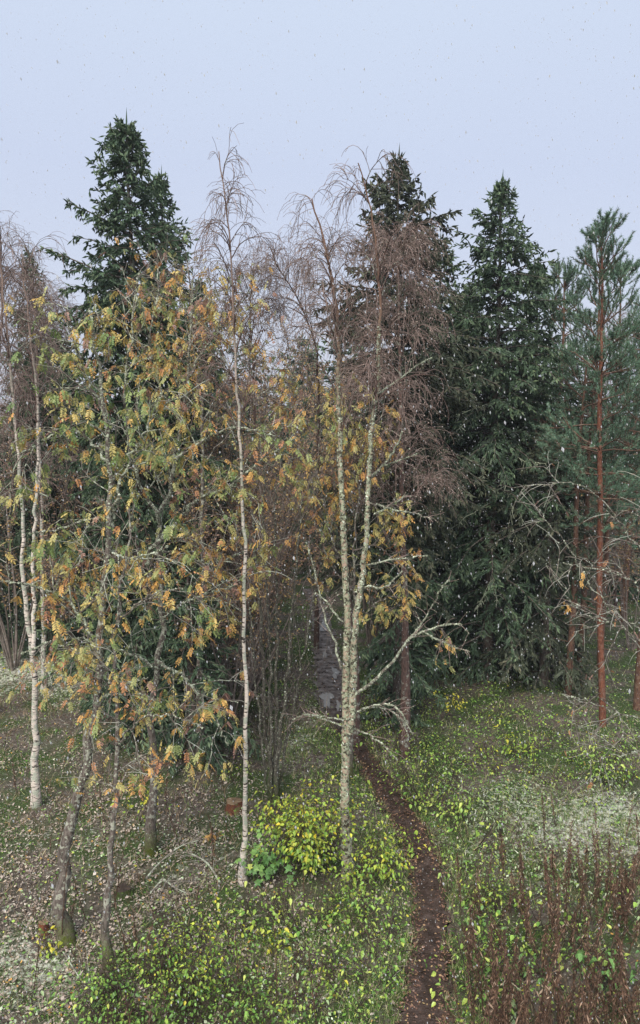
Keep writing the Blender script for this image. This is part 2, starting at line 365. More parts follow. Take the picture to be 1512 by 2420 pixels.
FROST = [(60, 1590, 170, 50, 1), (1400, 1935, 190, 75, 1), (1190, 1900, 140, 60, .6), (1300, 2040, 200, 50, .35), (70, 2310, 130, 110, .75), (715, 1740, 60, 80, .6), (450, 2040, 160, 60, .35),
         (1500, 1990, 120, 60, .8), (1130, 1980, 90, 60, .4), (250, 1990, 200, 70, .25)]
def graded(a, b, step, lo, hi, grow_=1.25):
    mid = list(np.arange(a, b, step)); s = step; x = mid[-1]
    while x < hi: s *= grow_; x += s; mid.append(x)
    s = step; x = a; pre = []
    while x > lo: s *= grow_; x -= s; pre.append(x)
    return np.array(pre[::-1] + mid)
gx = graded(-9, 9, .14, -420, 420); gy = graded(7.5, 32, .14, -60, 900)
X, Y = np.meshgrid(gx, gy); Zg = gz(X, Y); nx, ny = len(gx), len(gy)
ii = np.arange(nx * ny).reshape(ny, nx)
Fg = np.stack([ii[:-1, :-1], ii[:-1, 1:], ii[1:, 1:], ii[1:, :-1]], -1).reshape(-1, 4)
mb = MB(); mb.add(np.stack([X, Y, Zg], -1), Fg)
ground = mb.build('ground', groundmat(), smooth=True, kind='structure')
qx, qy = proj(X, Y); fr = blob(qx, qy, FROST); fr[(Y < 5) | (Y > 60)] = 0
a_ = ground.data.attributes.new('frost', 'FLOAT', 'POINT'); a_.data.foreach_set('value', fr.ravel().astype(np.float32))

NA = 13
tt = np.linspace(-1, 1, NA)
rg = np.random.default_rng(5)
PV = np.zeros((len(pc), NA, 3))
for j, s in enumerate(tt):
    off = pc + (er - pc) * s * 1.12; off = off + (.06 * rg.normal(size=off.shape) if abs(s) > .95 else .012 * rg.normal(size=off.shape))
    PV[:, j, :2] = off; PV[:, j, 2] = gz(off[:, 0], off[:, 1]) + .040 - .016 * abs(s) ** 6 + .012 * np.sin(off[:, 1] * 5 + s * 3) * (1 - abs(s)) + .006 * rg.normal(size=len(pc))
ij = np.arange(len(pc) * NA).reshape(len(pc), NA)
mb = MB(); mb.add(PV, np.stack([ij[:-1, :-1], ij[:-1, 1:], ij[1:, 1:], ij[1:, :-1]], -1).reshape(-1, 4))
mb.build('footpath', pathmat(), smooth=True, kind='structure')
WM = watermat()
for k, (px, py, rx, ry) in enumerate([(772, 1652, .15, .5), (792, 1590, .10, .45), (800, 1668, .07, .3), (764, 1480, .12, .6), (768, 1545, .06, .35)]):
    c = G(px, py); a = np.linspace(0, 2 * math.pi, 40, endpoint=False)
    rr = 1 + .3 * np.sin(a * 3 + k) + .18 * np.sin(a * 5 + 2 * k) + .13 * np.sin(a * 9) + .1 * np.sin(a * 14 + k)
    V = np.stack([c[0] + rx * rr * np.cos(a), c[1] + ry * rr * np.sin(a), np.full(40, .016)], 1)
    mb = MB(); mb.add(V, np.arange(40)[None]); mb.build('puddle', WM, kind='structure')

# ------------------------------------------------------------------ leaves
def pinnate(rng, pairs=6, curl=.25, gap=0.):
    """a compound leaf of unit length along +X: drooping rachis and paired leaflets; returns verts, faces"""
    V = []; F = []
    def zc(t): return -curl * t * t
    q = 0
    xs = np.linspace(0, 1, 4); w_ = .012
    for i in range(3):
        V += [(xs[i], -w_, zc(xs[i])), (xs[i + 1], -w_, zc(xs[i + 1])), (xs[i + 1], w_, zc(xs[i + 1])), (xs[i], w_, zc(xs[i]))]; F.append([q, q + 1, q + 2, q + 3]); q += 4
    for i in range(pairs + 1):
        t = .22 + .75 * i / pairs
        for s in ((1, -1) if i < pairs else (0,)):
            if gap and rng.random() < gap: continue
            a = math.radians(58 + 8 * rng.normal()) * s; l = (.34 if s else .36) * rng.uniform(.85, 1.1) * (1 - .3 * abs(t - .55)); wd = .066
            d = np.array([math.cos(a), math.sin(a), -.25 - .25 * rng.random()]); d /= np.linalg.norm(d)
            sd_ = np.array([-math.sin(a), math.cos(a), .3 * rng.normal()]); b = np.array([t, 0, zc(t)])
            for v in (b, b + d * l * .35 + sd_ * wd, b + d * l * .75 + sd_ * wd * .8, b + d * l, b + d * l * .6 - sd_ * wd): V.append(v)
            F.append([q, q + 1, q + 2, q + 3]); F.append([q, q + 3, q + 4, q + 4]); q += 5
    F = [f if f[2] != f[3] else f[:3] for f in F]
    return np.array(V), [f for f in F if len(f) == 4], [f for f in F if len(f) == 3]
def pinnate_light(rng, pairs=5, curl=.3):
    V = []; F = []; q = 0
    for i in range(pairs + 1):
        t = .2 + .75 * i / pairs
        for s in ((1, -1) if i < pairs else (0,)):
            a = math.radians(58 + 8 * rng.normal()) * s; l = (.36 if s else .38) * rng.uniform(.85, 1.1)
            d = np.array([math.cos(a), math.sin(a), -.25 - .25 * rng.random()]); d /= np.linalg.norm(d)
            sd_ = np.array([-math.sin(a), math.cos(a), .3 * rng.normal()]); b = np.array([t, 0, -curl * t * t])
            for v in (b, b + d * l * .5 + sd_ * .08, b + d * l, b + d * l * .5 - sd_ * .08): V.append(v)
            F.append([q, q + 1, q + 2, q + 3]); q += 4
    V += [(0, -.01, 0), (0, .01, 0), (1, 0, -curl)]
    return np.array(V), F, [[q, q + 2, q + 1]]
def ovate(wd=.32, fold=.12, droop=.25, lobes=0):
    V = [(0, 0, 0), (.3, wd, fold - droop * .1), (.68, wd * .72, fold * .7 - droop * .45), (1, 0, -droop), (.68, -wd * .72, fold * .7 - droop * .45), (.3, -wd, fold - droop * .1)]
    if not lobes: return np.array(V), [[0, 3, 2, 1], [0, 5, 4, 3]], []
    V = [(0, 0, 0), (.05, .42, -.02), (.38, .3, .05), (.55, .52, -.12), (.68, .2, -.02), (1, 0, -.25), (.68, -.2, -.02), (.55, -.52, -.12), (.38, -.3, .05), (.05, -.42, -.02), (.45, 0, 0)]
    return np.array(V), [[0, 10, 2, 1], [10, 4, 3, 2], [0, 9, 8, 10], [10, 8, 7, 6]], [[10, 5, 4], [10, 6, 5]]
def stamp(mb, tmpl, C, D, S, Ln, tint):
    """many copies of a leaf template into one mesh"""
    Vt, Q, T3 = tmpl; n = len(C)
    if n == 0: return
    U = nrm(np.cross(D, S)); U = np.where(U[:, 2:3] < 0, -U, U); S = np.cross(U, D)
    Ln = (np.asarray(Ln) * np.ones(n))[:, None, None]
    V = C[:, None] + Ln * (Vt[None, :, 0:1] * D[:, None] + Vt[None, :, 1:2] * S[:, None] + Vt[None, :, 2:3] * U[:, None])
    off = (np.arange(n) * len(Vt))[:, None, None]; base = mb.n; tint = np.asarray(tint) * np.ones(n)
    Vf = V.reshape(-1, 3)
    mb.add(Vf, (np.array(Q)[None] + off).reshape(-1, 4), np.repeat(tint, len(Q)))
    if T3:
        mb.F.append((np.array(T3)[None] + off).reshape(-1, 3) + base); mb.T.append(np.repeat(tint, len(T3)).astype(np.float32))
def leaf_meshes(name, tmpls, mat, tints, rng, jitter=.03):
    out = []
    for ti in tints:
        for tm in tmpls:
            m_ = MB(); stamp(m_, tm, np.zeros((1, 3)), np.array([[1., 0, 0]]), np.array([[0, 1., 0]]), 1., [ti])
            m_.T = [np.clip(t + jitter * rng.normal(size=t.shape), 0, 1).astype(np.float32) for t in m_.T]
            out.append((ti, m_.mesh(name, mat)))
    return out
def leaf_objects(parent, lib, C, D, S, Ln, tint, rng, name='leaf'):
    """each leaf an object of its own under its plant, sharing mesh data"""
    tis = np.array([l[0] for l in lib]); base = np.array(parent.location)
    U = nrm(np.cross(D, S)); U = np.where(U[:, 2:3] < 0, -U, U); S = np.cross(U, D)
    for i in range(len(C)):
        near = np.flatnonzero(np.abs(tis - tint[i]) <= np.abs(tis - tint[i]).min() + 1e-6)
        o = bpy.data.objects.new(name, lib[int(near[rng.integers(len(near))])][1]); SC.collection.objects.link(o); o.parent = parent
        m3 = Matrix(np.stack([D[i], S[i], U[i]], 1).tolist())
        o.rotation_euler = m3.to_euler(); o.location = (C[i] - base).tolist(); o.scale = (float(Ln[i]),) * 3
r0 = np.random.default_rng(77)
PIN = [pinnate(r0, 6, .2), pinnate(r0, 5, .45), pinnate(r0, 6, .35, .18)]
PINL = [pinnate_light(r0, 5, .2), pinnate_light(r0, 5, .45), pinnate_light(r0, 5, .3)]
OV = [ovate(.33, .1, .25), ovate(.27, .15, .4)]
LOB = [ovate(lobes=1)]
RLIB = leaf_meshes('leaf', PIN, M['rowan_leaf'], [.08, .22, .34, .46, .58, .7, .82, .95], r0)
LIMELIB = leaf_meshes('leaf', OV, M['lime'], [.1, .35, .6, .85], r0)
BROADLIB = leaf_meshes('leaf', LOB, M['broad'], [.1, .35, .6, .9], r0)
OVBROADLIB = leaf_meshes('leaf', OV, M['broad'], [.05, .3, .55, .8], r0)
HERBLIB = leaf_meshes('leaf', OV, M['herb'], [.2, .45, .7, .95], r0)
PALELIB = leaf_meshes('leaf', OV, M['herb_pale'], [.2, .5, .85], r0)

def flakes(mb, P, Rd, n, rng, size=.018, zmin=-9, zmax=99):
    """crusts of lichen standing off the bark"""
    if P.ndim == 2: P = P[None]; Rd = Rd[None]
    m, k, _ = P.shape; ln = np.linalg.norm(np.diff(P, axis=1), axis=2).sum(1) * Rd.mean(1)
    ix = rng.choice(m, n, p=ln / ln.sum()); s = rng.uniform(0, k - 1.001, n); i = s.astype(int); f = (s - i)[:, None]
    a = P[ix, i]; b = P[ix, i + 1]; c = a * (1 - f) + b * f; r = (Rd[ix, i] * (1 - f[:, 0]) + Rd[ix, i + 1] * f[:, 0])[:, None]
    T = nrm(b - a); o = nrm(np.cross(T, rng.normal(size=T.shape))); sdir = np.cross(T, o); ang = rng.uniform(0, 6.28, n)[:, None]
    D = nrm(np.cos(ang) * T + np.sin(ang) * sdir + .35 * o); S = nrm(np.cross(o, D) + .2 * rng.normal(size=D.shape))
    sz = size * rng.uniform(.4, 1.5, n)
    quads(mb, c + o * r * .96 - D * sz[:, None] * .4, D, S, sz, sz * .5, rng.uniform(0, 1, n))

# ------------------------------------------------------------------ conifers
CONE = ([0, .04, .08, .17, .3, .5, 1], [.04, .12, .24, .46, .68, .86, 1.])
BLUNT = ([0, .03, .08, .15, .3, .5, 1], [.07, .16, .27, .42, .66, .86, 1.])
def spruce_parts(rng, H, Lm, cb=.3, dens=15, pw=.7, r=.14, sparse=0., detail=1., shoot=1.0, top=.12, hang=.5, lean=0., prof=None):
    """trunk, branch wood and needled crown of a spruce standing at the origin"""
    tr, wd, cr_ = MB(), MB(), MB()
    z = np.linspace(-.1, H, 40); TP = np.stack([lean * (z / H) ** 2 + .02 * np.sin(z * 1.3), .02 * np.cos(z), z], 1); TR = r * (1 - z / H) ** .85 + .012
    tubes(tr, TP, TR, 10)
    nb = int((H - cb) * dens * 1.25); zb = np.sort(cb + (H - cb - .12) * (1 - rng.random(nb) ** 1.35)); s = (H - zb) / (H - cb)
    az = np.arange(nb) * 2.399 + rng.normal(size=nb) * .4
    px_, py_ = prof or CONE
    Lb = Lm * 1.12 * np.interp(s, px_, py_) * (1 - .25 * np.clip((s - .75) / .25, 0, 1)) * rng.uniform(.66, 1.12, nb) + top
    clump = 1 + .22 * np.sin(zb * 2.3 + az * 1.0 + rng.uniform(0, 6)); Lb *= clump
    if sparse: Lb = np.where((s > .45) & (rng.random(nb) < sparse), Lb * .35, Lb)
    elv = np.radians(np.interp(s, [0, .06, .2, .5, 1], [66, 38, 18, 0, -16]) + 7 * rng.normal(size=nb))
    st = np.stack([np.interp(zb, z, TP[:, 0]), np.interp(zb, z, TP[:, 1]), zb], 1)
    D = np.stack([np.cos(az) * np.cos(elv), np.sin(az) * np.cos(elv), np.sin(elv)], 1)
    B = grow(st, D, Lb, 9, rng, grav=.10 * np.clip(Lb, .3, 2), wob=.05, tipup=.28)
    BR = np.linspace(1, .25, 9)[None] * (.006 + .009 * Lb)[:, None]
    tubes(wd, B, BR, 4, .3)
    m2 = np.maximum(3, (Lb / .105 * detail)).astype(int)
    p2, d2, t2, ix = kids(B, m2, rng, .12, 1., 52, 10, flat=True)
    L2 = np.clip(.42 * Lb[ix] * (1 - t2) + .12, .1, .75) * rng.uniform(.6, 1.15, len(ix))
    d2[:, 2] -= .12
    C2 = grow(p2, d2, L2, 4, rng, grav=hang, wob=.08)
    spindles(cr_, C2[:, 0], nrm(C2[:, -1] - C2[:, 0]), L2, .034 * shoot, rng.uniform(0, .5, len(C2)), rng)
    m3 = np.maximum(2, (L2 / .068 * detail)).astype(int)
    p3, d3, t3, ix3 = kids(C2, m3, rng, .1, 1., 42, 12)
    d3[:, 2] -= .42; d3 = nrm(d3); tip = t2[ix][ix3] if False else t2[ix3]
    spindles(cr_, p3, d3, rng.uniform(.09, .21, len(p3)) * (shoot ** .5), rng.uniform(.018, .028, len(p3)) * shoot,
             np.clip(.15 + .5 * tip + .2 * rng.normal(size=len(p3)), 0, 1), rng)
    # needled branch ends
    p4, d4, t4, ix4 = kids(B, np.maximum(3, (Lb / .12 * detail)).astype(int), rng, .35, 1., 24, 12)
    spindles(cr_, p4, d4, rng.uniform(.1, .22, len(p4)), .024 * shoot, np.clip(.55 + .25 * rng.normal(size=len(p4)), 0, 1), rng)
    nt_ = 14; st_ = TP[-1] - np.array([0, 0, 1.]) * rng.uniform(0, .8, nt_)[:, None]; aa = rng.uniform(0, 6.28, nt_)
    spindles(cr_, st_, nrm(np.stack([.75 * np.cos(aa), .75 * np.sin(aa), np.ones(nt_)], 1)), rng.uniform(.12, .3, nt_), .022 * shoot, .5, rng)
    spindles(cr_, TP[-1:] - [[0, 0, .1]], np.array([[.04, 0, 1.]]), [.55], .02 * shoot, .4, rng)
    return tr, wd, cr_
def spruce(label, base, H, mat='spruce', group=None, lichen=0, extra=None, **kw):
    rng = np.random.default_rng(int(abs(base[0] * 1000) + H * 77)); x, y = base[0], base[1]
    loc = (x, y, float(gz(x, y)) - .03); root = thing('spruce_tree', label, 'tree', loc, group)
    tr, wd, cr_ = spruce_parts(rng, H, **kw)
    if extra: extra(rng, wd, cr_)
    o0 = (0, 0, 0)
    for n_, m_, q in (('trunk', tr, 'spruce_bark'), ('branches', wd, 'spruce_bark'), ('crown', cr_, mat)):
        o = bpy.data.objects.new(n_, m_.mesh(n_, M[q], smooth=(n_ == 'trunk'))); SC.collection.objects.link(o); o.parent = root
    return root
MIDS = []
def mid_spruce(label, base, H, Lm):
    """a spruce of the second row: copies of two trees, each with its own height and spread"""
    H -= .45
    if len(MIDS) < 2: MIDS.append((spruce(label, base, H, Lm=Lm, dens=16), H, Lm)); return
    p, h, l = MIDS[int(abs(base[0]) * 7) % 2]; s_ = Lm / l
    copy_tree(p, (base[0], base[1], 0), base[0] * 3, (s_, s_, H / h), label)
def H_at(px_top, py_top, D): return W(px_top, py_top, D)[2]

def long_arm(z0, az_deg, Ln, elv, n2=40):
    def f(rng, wd, cr_):
        a = math.radians(az_deg); D = np.array([[math.cos(a), math.sin(a), math.tan(math.radians(elv))]])
        B = grow(np.array([[0, 0, z0]]), D, [Ln], 10, rng, grav=.02, wob=.03); tubes(wd, B, np.linspace(.03, .008, 10)[None], 5, .3)
        p2, d2, t2, ix = kids(B, n2, rng, .1, 1., 55, 10, flat=True); d2[:, 2] -= .3
        L2 = (.45 * (1 - t2) + .12) * rng.uniform(.7, 1.2, n2)
        C2 = grow(p2, d2, L2, 4, rng, grav=.5, wob=.08); spindles(cr_, C2[:, 0], nrm(C2[:, -1] - C2[:, 0]), L2, .03, rng.uniform(.2, .7, n2), rng)
        p3, d3, t3, ix3 = kids(C2, np.maximum(3, L2 / .045).astype(int), rng, .1, 1., 40, 12); d3[:, 2] -= .25
        spindles(cr_, p3, nrm(d3), rng.uniform(.07, .16, len(p3)), .019, np.clip(.5 + .25 * rng.normal(size=len(p3)), 0, 1), rng)
        p4, d4, t4, _ = kids(B, int(Ln / .05), rng, .2, 1., 30, 12)
        spindles(cr_, p4, d4, rng.uniform(.08, .17, len(p4)), .02, np.clip(.6 + .2 * rng.normal(size=len(p4)), 0, 1), rng)
    return f
def arms(*fs):
    def f(rng, wd, cr_):
        for g in fs: g(rng, wd, cr_)
    return f

D1 = 17.5; b1 = W(298, 262, D1); H1 = H_at(298, 262, D1) - .4
spruce('tall dark green spruce rising highest on the left behind the yellowing rowans', b1, H1, Lm=2.1, prof=BLUNT, dens=20, r=.16, top=.12,
       extra=arms(long_arm(H_at(0, 690, D1), 175, 2.25, 28), long_arm(H_at(0, 560, D1), 185, 1.5, 32), long_arm(H_at(0, 390, D1), 100, .8, 60, 18),
                  long_arm(H_at(0, 370, D1), 170, .75, 62, 16), long_arm(H_at(0, 800, D1), 178, 1.9, 18)))
D1b = 21.; spruce('blunt spruce tucked just behind and right of the tallest one', W(382, 432, D1b), H_at(382, 432, D1b), Lm=1.7, prof=BLUNT, dens=16)
D2 = 18.8; spruce('narrow pointed spruce behind the purple twigs of the birch right of the path', W(943, 385, D2), H_at(943, 385, D2), mat='spruce_dull', Lm=2.15, dens=22, cb=3.9)
D2b = 22.5; mid_spruce('shorter spruce peeking out at the right shoulder of the pointed one', W(1042, 535, D2b), H_at(1040, 535, D2b), Lm=2.3)
D3 = 21.0; b3 = W(1187, 440, D3)
s3 = spruce('spruce with a long bare leader and trunk showing between hanging green boughs', b3, H_at(1186, 440, D3), Lm=2.5, dens=18, sparse=.3, r=.15, hang=.42)
D3b = 24.; mid_spruce('broad spruce filling the gap left of the spruce with the long leader', W(1110, 645, D3b), H_at(1110, 645, D3b), Lm=2.3)
D4 = 23.5; mid_spruce('small spruce tip poking out of bare birches at the far left edge', W(66, 565, D4), H_at(66, 565, D4), Lm=1.5)
mid_spruce('dark spruce standing behind the left frosty clearing', W(130, 760, 26), H_at(130, 760, 26), Lm=2.6)
mid_spruce('spruce behind the gap between the tall left spruce and the slender birch', W(472, 640, 25), H_at(472, 640, 25), Lm=1.9)
spruce('low dark young spruce with skirts on the ground left of the slender birch', W(455, 1745, 15.9), H_at(450, 1330, 15.9), Lm=1.25, pw=.7, dens=17, cb=.1)
mid_spruce('dark spruce between the two rightmost spruce tops and the pines', W(1275, 600, 24.5), H_at(1285, 600, 24.5), Lm=2.2)
spruce('shady spruce beneath the pines with branches down to the ground', W(1310, 1010, 20.5), H_at(1310, 1010, 20.5), mat='spruce_dull', Lm=1.8, prof=BLUNT, dens=14)
spruce('young dark spruce deep in shade right behind the path birch', W(945, 1170, 18.0), H_at(945, 1170, 18.0), Lm=1.15, pw=.6, dens=14)
mid_spruce('dim spruce standing low behind the leftmost white birch', W(15, 1000, 24.5), H_at(15, 1000, 24.5), Lm=2.2)

# background wood: one coarse spruce and its copies
rb = np.random.default_rng(12)
def proto_spruce(label, loc, H, Lm, seed):
    root = thing('spruce_tree', label, 'tree', loc, 'spruces of the far wood')
    tr, wd, cr_ = spruce_parts(np.random.default_rng(seed), H, Lm, dens=8, pw=.55, detail=.55, shoot=1.9)
    for n_, m_, q in (('trunk', tr, 'spruce_bark'), ('branches', wd, 'spruce_bark'), ('crown', cr_, 'spruce')):
        o = bpy.data.objects.new(n_, m_.mesh(n_, M[q])); SC.collection.objects.link(o); o.parent = root
    return root
LB = 'hazy green spruce far back in the wood behind the other trees'
pr = [proto_spruce(LB, (-14.5, 38, 0), 10.5, 2.3, 3), proto_spruce(LB, (14.8, 41, 0), 9.5, 2.6, 4)]
spots = [(-11.5, 33, .95), (-8.8, 36, 1.0), (-6.6, 31, .88), (-4.9, 38, .95), (-3.1, 33, .80), (-1.8, 43, .86), (2.3, 36, .9), (4.6, 32, .98), (6.9, 37, 1.0), (9.3, 33, .9),
         (11.8, 36, 1.05), (13.2, 31, .9), (-16.5, 45, 1.1), (-10, 47, 1.0), (1.6, 48, .85), (8.3, 47, 1.0), (17.5, 48, 1.1), (-6.2, 52, 1.0), (4.9, 55, 1.0), (12.7, 54, 1.1), (-13.6, 56, 1.1), (-.6, 38, 1.15), (1.2, 41, 1.2), (-4.2, 45, 1.25), (-7.9, 42, 1.2), (3.4, 44, 1.2), (6.2, 42, 1.15), (-1.2, 52, 1.35), (2.6, 56, 1.35), (-9.5, 60, 1.4), (9.5, 60, 1.4), (15, 62, 1.4), (-16, 64, 1.4), (0.9, 34, .95),
         (-19, 36, 1.1), (-23, 48, 1.2), (20, 36, 1.1), (24, 50, 1.2), (0.2, 60, .9), (-2.5, 64, .9)]
for i, (x, y, s_) in enumerate(spots):
    copy_tree(pr[i % 2], (x, y, -.05), rb.uniform(0, 6), (s_ * rb.uniform(.9, 1.1),) * 2 + (s_,), LB, 'spruces of the far wood')

def pine(label, base, H, trunk_px=None, D=None, Lm=1.4, cb=.5, n=46, r=.12, group=None, tuft=1.0, nt=1.0, bark='pine_dull'):
    rng = np.random.default_rng(int(abs(base[0]) * 991 + H * 31)); x, y = base[0], base[1]
    loc = (x, y, float(gz(x, y)) - .03); root = thing('pine_tree', label, 'tree', loc, group)
    tr, wd, cr_ = MB(), MB(), MB()
    z = np.linspace(-.1, H, 36); TP = np.stack([.05 * np.sin(z * .8) * (z / H), .03 * np.cos(z), z], 1); TR = r * (1 - z / H) ** .7 + .012
    if trunk_px is not None:
        pts = smooth_line([W(a, b, D) - np.array(loc) for a, b in trunk_px], 36); TP = pts
    tubes(tr, TP, TR, 12, rough=.03, rng=rng)
    zz = cb * H + (H - cb * H) * (np.floor(rng.random(n) * 12) + .5 + .1 * rng.normal(size=n)) / 12; zz = np.clip(zz, cb * H, H - .15)
    s = (H - zz) / (H * (1 - cb)); az = rng.uniform(0, 6.28, n); Lb = (Lm * (s ** .6) * rng.uniform(.5, 1.1, n) + .35) * np.where(s > .75, .75, 1)
    el_ = np.radians(np.interp(s, [0, .3, 1], [58, 32, 2]) + 8 * rng.normal(size=n))
    st = np.stack([np.interp(zz, TP[:, 2], TP[:, 0]), np.interp(zz, TP[:, 2], TP[:, 1]), zz], 1)
    Dv = np.stack([np.cos(az) * np.cos(el_), np.sin(az) * np.cos(el_), np.sin(el_)], 1)
    B = grow(st, Dv, Lb, 7, rng, grav=.02, wob=.09, tipup=.35); tubes(wd, B, np.linspace(.022, .008, 7)[None] * np.ones((n, 1)), 4, .3)
    p2, d2, t2, ix = kids(B, 6, rng, .3, .97, 42, 10); d2[:, 2] += .3
    L2 = rng.uniform(.2, .5, len(p2)) * (Lb[ix] / Lm + .3); C2 = grow(p2, d2, L2, 5, rng, wob=.08, tipup=.3)
    tubes(wd, C2, np.linspace(.009, .005, 5)[None] * np.ones((len(C2), 1)), 3, .5)
    A = np.concatenate([C2[:, -1], B[:, -1], C2[:, 2], TP[-1:]]); T_ = np.concatenate([nrm(C2[:, -1] - C2[:, -2]), nrm(B[:, -1] - B[:, -2]), nrm(C2[:, 3] - C2[:, 2]), [[0, 0, 1.]]])
    T_ = nrm(T_ + np.array([0, 0, .25])); SL = rng.uniform(.14, .26, len(A)) * tuft
    tubes(wd, np.stack([A, A + T_ * SL[:, None]], 1), np.full((len(A), 2), .006), 3, .6)
    m = int(58 * nt); ixn = np.repeat(np.arange(len(A)), m); u = rng.uniform(-.15, 1, len(ixn))
    P0 = A[ixn] + T_[ixn] * (SL[ixn] * u)[:, None]; o = nrm(np.cross(T_[ixn], rng.normal(size=P0.shape)))
    Dn = nrm(T_[ixn] * .8 + o * .85); S = nrm(np.cross(Dn, rng.normal(size=Dn.shape)))
    ti = np.clip(rng.normal(size=len(A)) * .2 + .55, 0, 1)[ixn] + .12 * rng.normal(size=len(ixn))
    blades(cr_, P0, Dn, S, rng.uniform(.06, .10, len(P0)), .0062, np.clip(ti, 0, 1))
    for n_, m_, q in (('trunk', tr, bark), ('branches', wd, 'pine_limb'), ('crown', cr_, 'pine')):
        ob = bpy.data.objects.new(n_, m_.mesh(n_, M[q], smooth=(n_ == 'trunk'))); SC.collection.objects.link(ob); ob.parent = root
    # dead lower limbs
    dl = MB(); q = 12; zz = rng.uniform(.15, cb, q) * H; az = rng.uniform(0, 6.28, q)
    st = np.stack([np.interp(zz, TP[:, 2], TP[:, 0]), np.interp(zz, TP[:, 2], TP[:, 1]), zz], 1)
    B = grow(st, np.stack([np.cos(az), np.sin(az), .1 * np.ones(q)], 1), rng.uniform(.3, 1.3, q), 6, rng, grav=.1, wob=.12); tubes(dl, B, np.linspace(.014, .004, 6)[None] * np.ones((q, 1)), 4)
    ob = bpy.data.objects.new('dead_limbs', dl.mesh('dead_limbs', M['pine_limb'])); SC.collection.objects.link(ob); ob.parent = root; ob['kind'] = 'stuff'
    return root
g1 = G(1424, 1722); DP = g1[1]
pine('pine with a straight orange red trunk, its whorled top standing clear of the others', g1, H_at(1420, 560, DP), trunk_px=[(1424, 1725), (1420, 1550), (1416, 1400), (1418, 1200), (1416, 1000), (1420, 850), (1423, 700), (1421, 560)], D=DP, Lm=1.25, cb=.42, n=62, r=.074, bark='pine_bark')
pine('thinner pine just left of the straight red trunked pine', W(1368, 1600, 20.5), H_at(1352, 610, 20.5), Lm=1.3, cb=.5, n=44, r=.08)
pine('pine cut by the right edge of the photo with blue green tufts', W(1512, 1600, 19), H_at(1505, 520, 19), Lm=1.6, cb=.35, n=64, r=.12)
pine('blue green young pine right of the spruce with the long leader', W(1296, 1500, 23), H_at(1296, 655, 23), Lm=1.8, cb=.3, n=60, r=.1, tuft=1.2)
pine('dark red trunked pine in the shade beneath the spruces', W(1345, 1600, 19.8), H_at(1330, 840, 19.8), Lm=1.1, cb=.6, n=26, r=.09)
pine('slight blue green pine just right of the straight red trunked pine', W(1468, 640, 22), H_at(1468, 640, 22), Lm=1.3, cb=.4, n=54, r=.08)
pine('hazy pine behind the slender trunk at the right edge', W(1470, 1500, 27), H_at(1462, 800, 27), Lm=2.0, cb=.25, n=60, r=.12)

# lichen-hung dead boughs on the spruce with the visible trunk
mb = MB(); rng = np.random.default_rng(31); lw = MB()
for pts in ([(1175, 1015), (1155, 1060), (1140, 1115)], [(1185, 1020), (1205, 1060), (1240, 1090), (1290, 1095)], [(1170, 950), (1120, 965), (1075, 985)], [(1165, 970), (1100, 1000), (1068, 1030)],
            [(1190, 1130), (1200, 1170), (1215, 1225)], [(1178, 1140), (1130, 1130), (1080, 1160)], [(1190, 1180), (1225, 1210), (1250, 1260)], [(1170, 1180), (1110, 1215), (1080, 1240)], [(1170, 1340), (1150, 1390), (1125, 1440)],
            [(1185, 1330), (1160, 1380), (1175, 1420)], [(1150, 880), (1110, 890), (1090, 905)], [(1190, 1070), (1160, 1090), (1130, 1130)], [(1200, 1180), (1215, 1260), (1235, 1290)]):
    P, Rd = limb(pts, D3 - .3, D3 - 1.2, 10, .018, .007, rng, .02)
    tubes(mb, P, Rd, 4, .6)
    p, d, t, _ = kids(P[None], 16, rng, .1, 1, 60, 15); d[:, 2] -= .5; C = grow(p, d, rng.uniform(.08, .3, len(p)), 4, rng, grav=.3, wob=.15)
    tubes(mb, C, np.linspace(.009, .005, 4)[None] * np.ones((len(C), 1)), 3, .7); flakes(lw, C, np.full(C.shape[:2], .01), 60, rng, .035)
mb.build('dead_limbs', M['lichen'], s3, origin=s3.location); lw.build('lichen', M['lichen'], s3, origin=s3.location, kind='stuff')

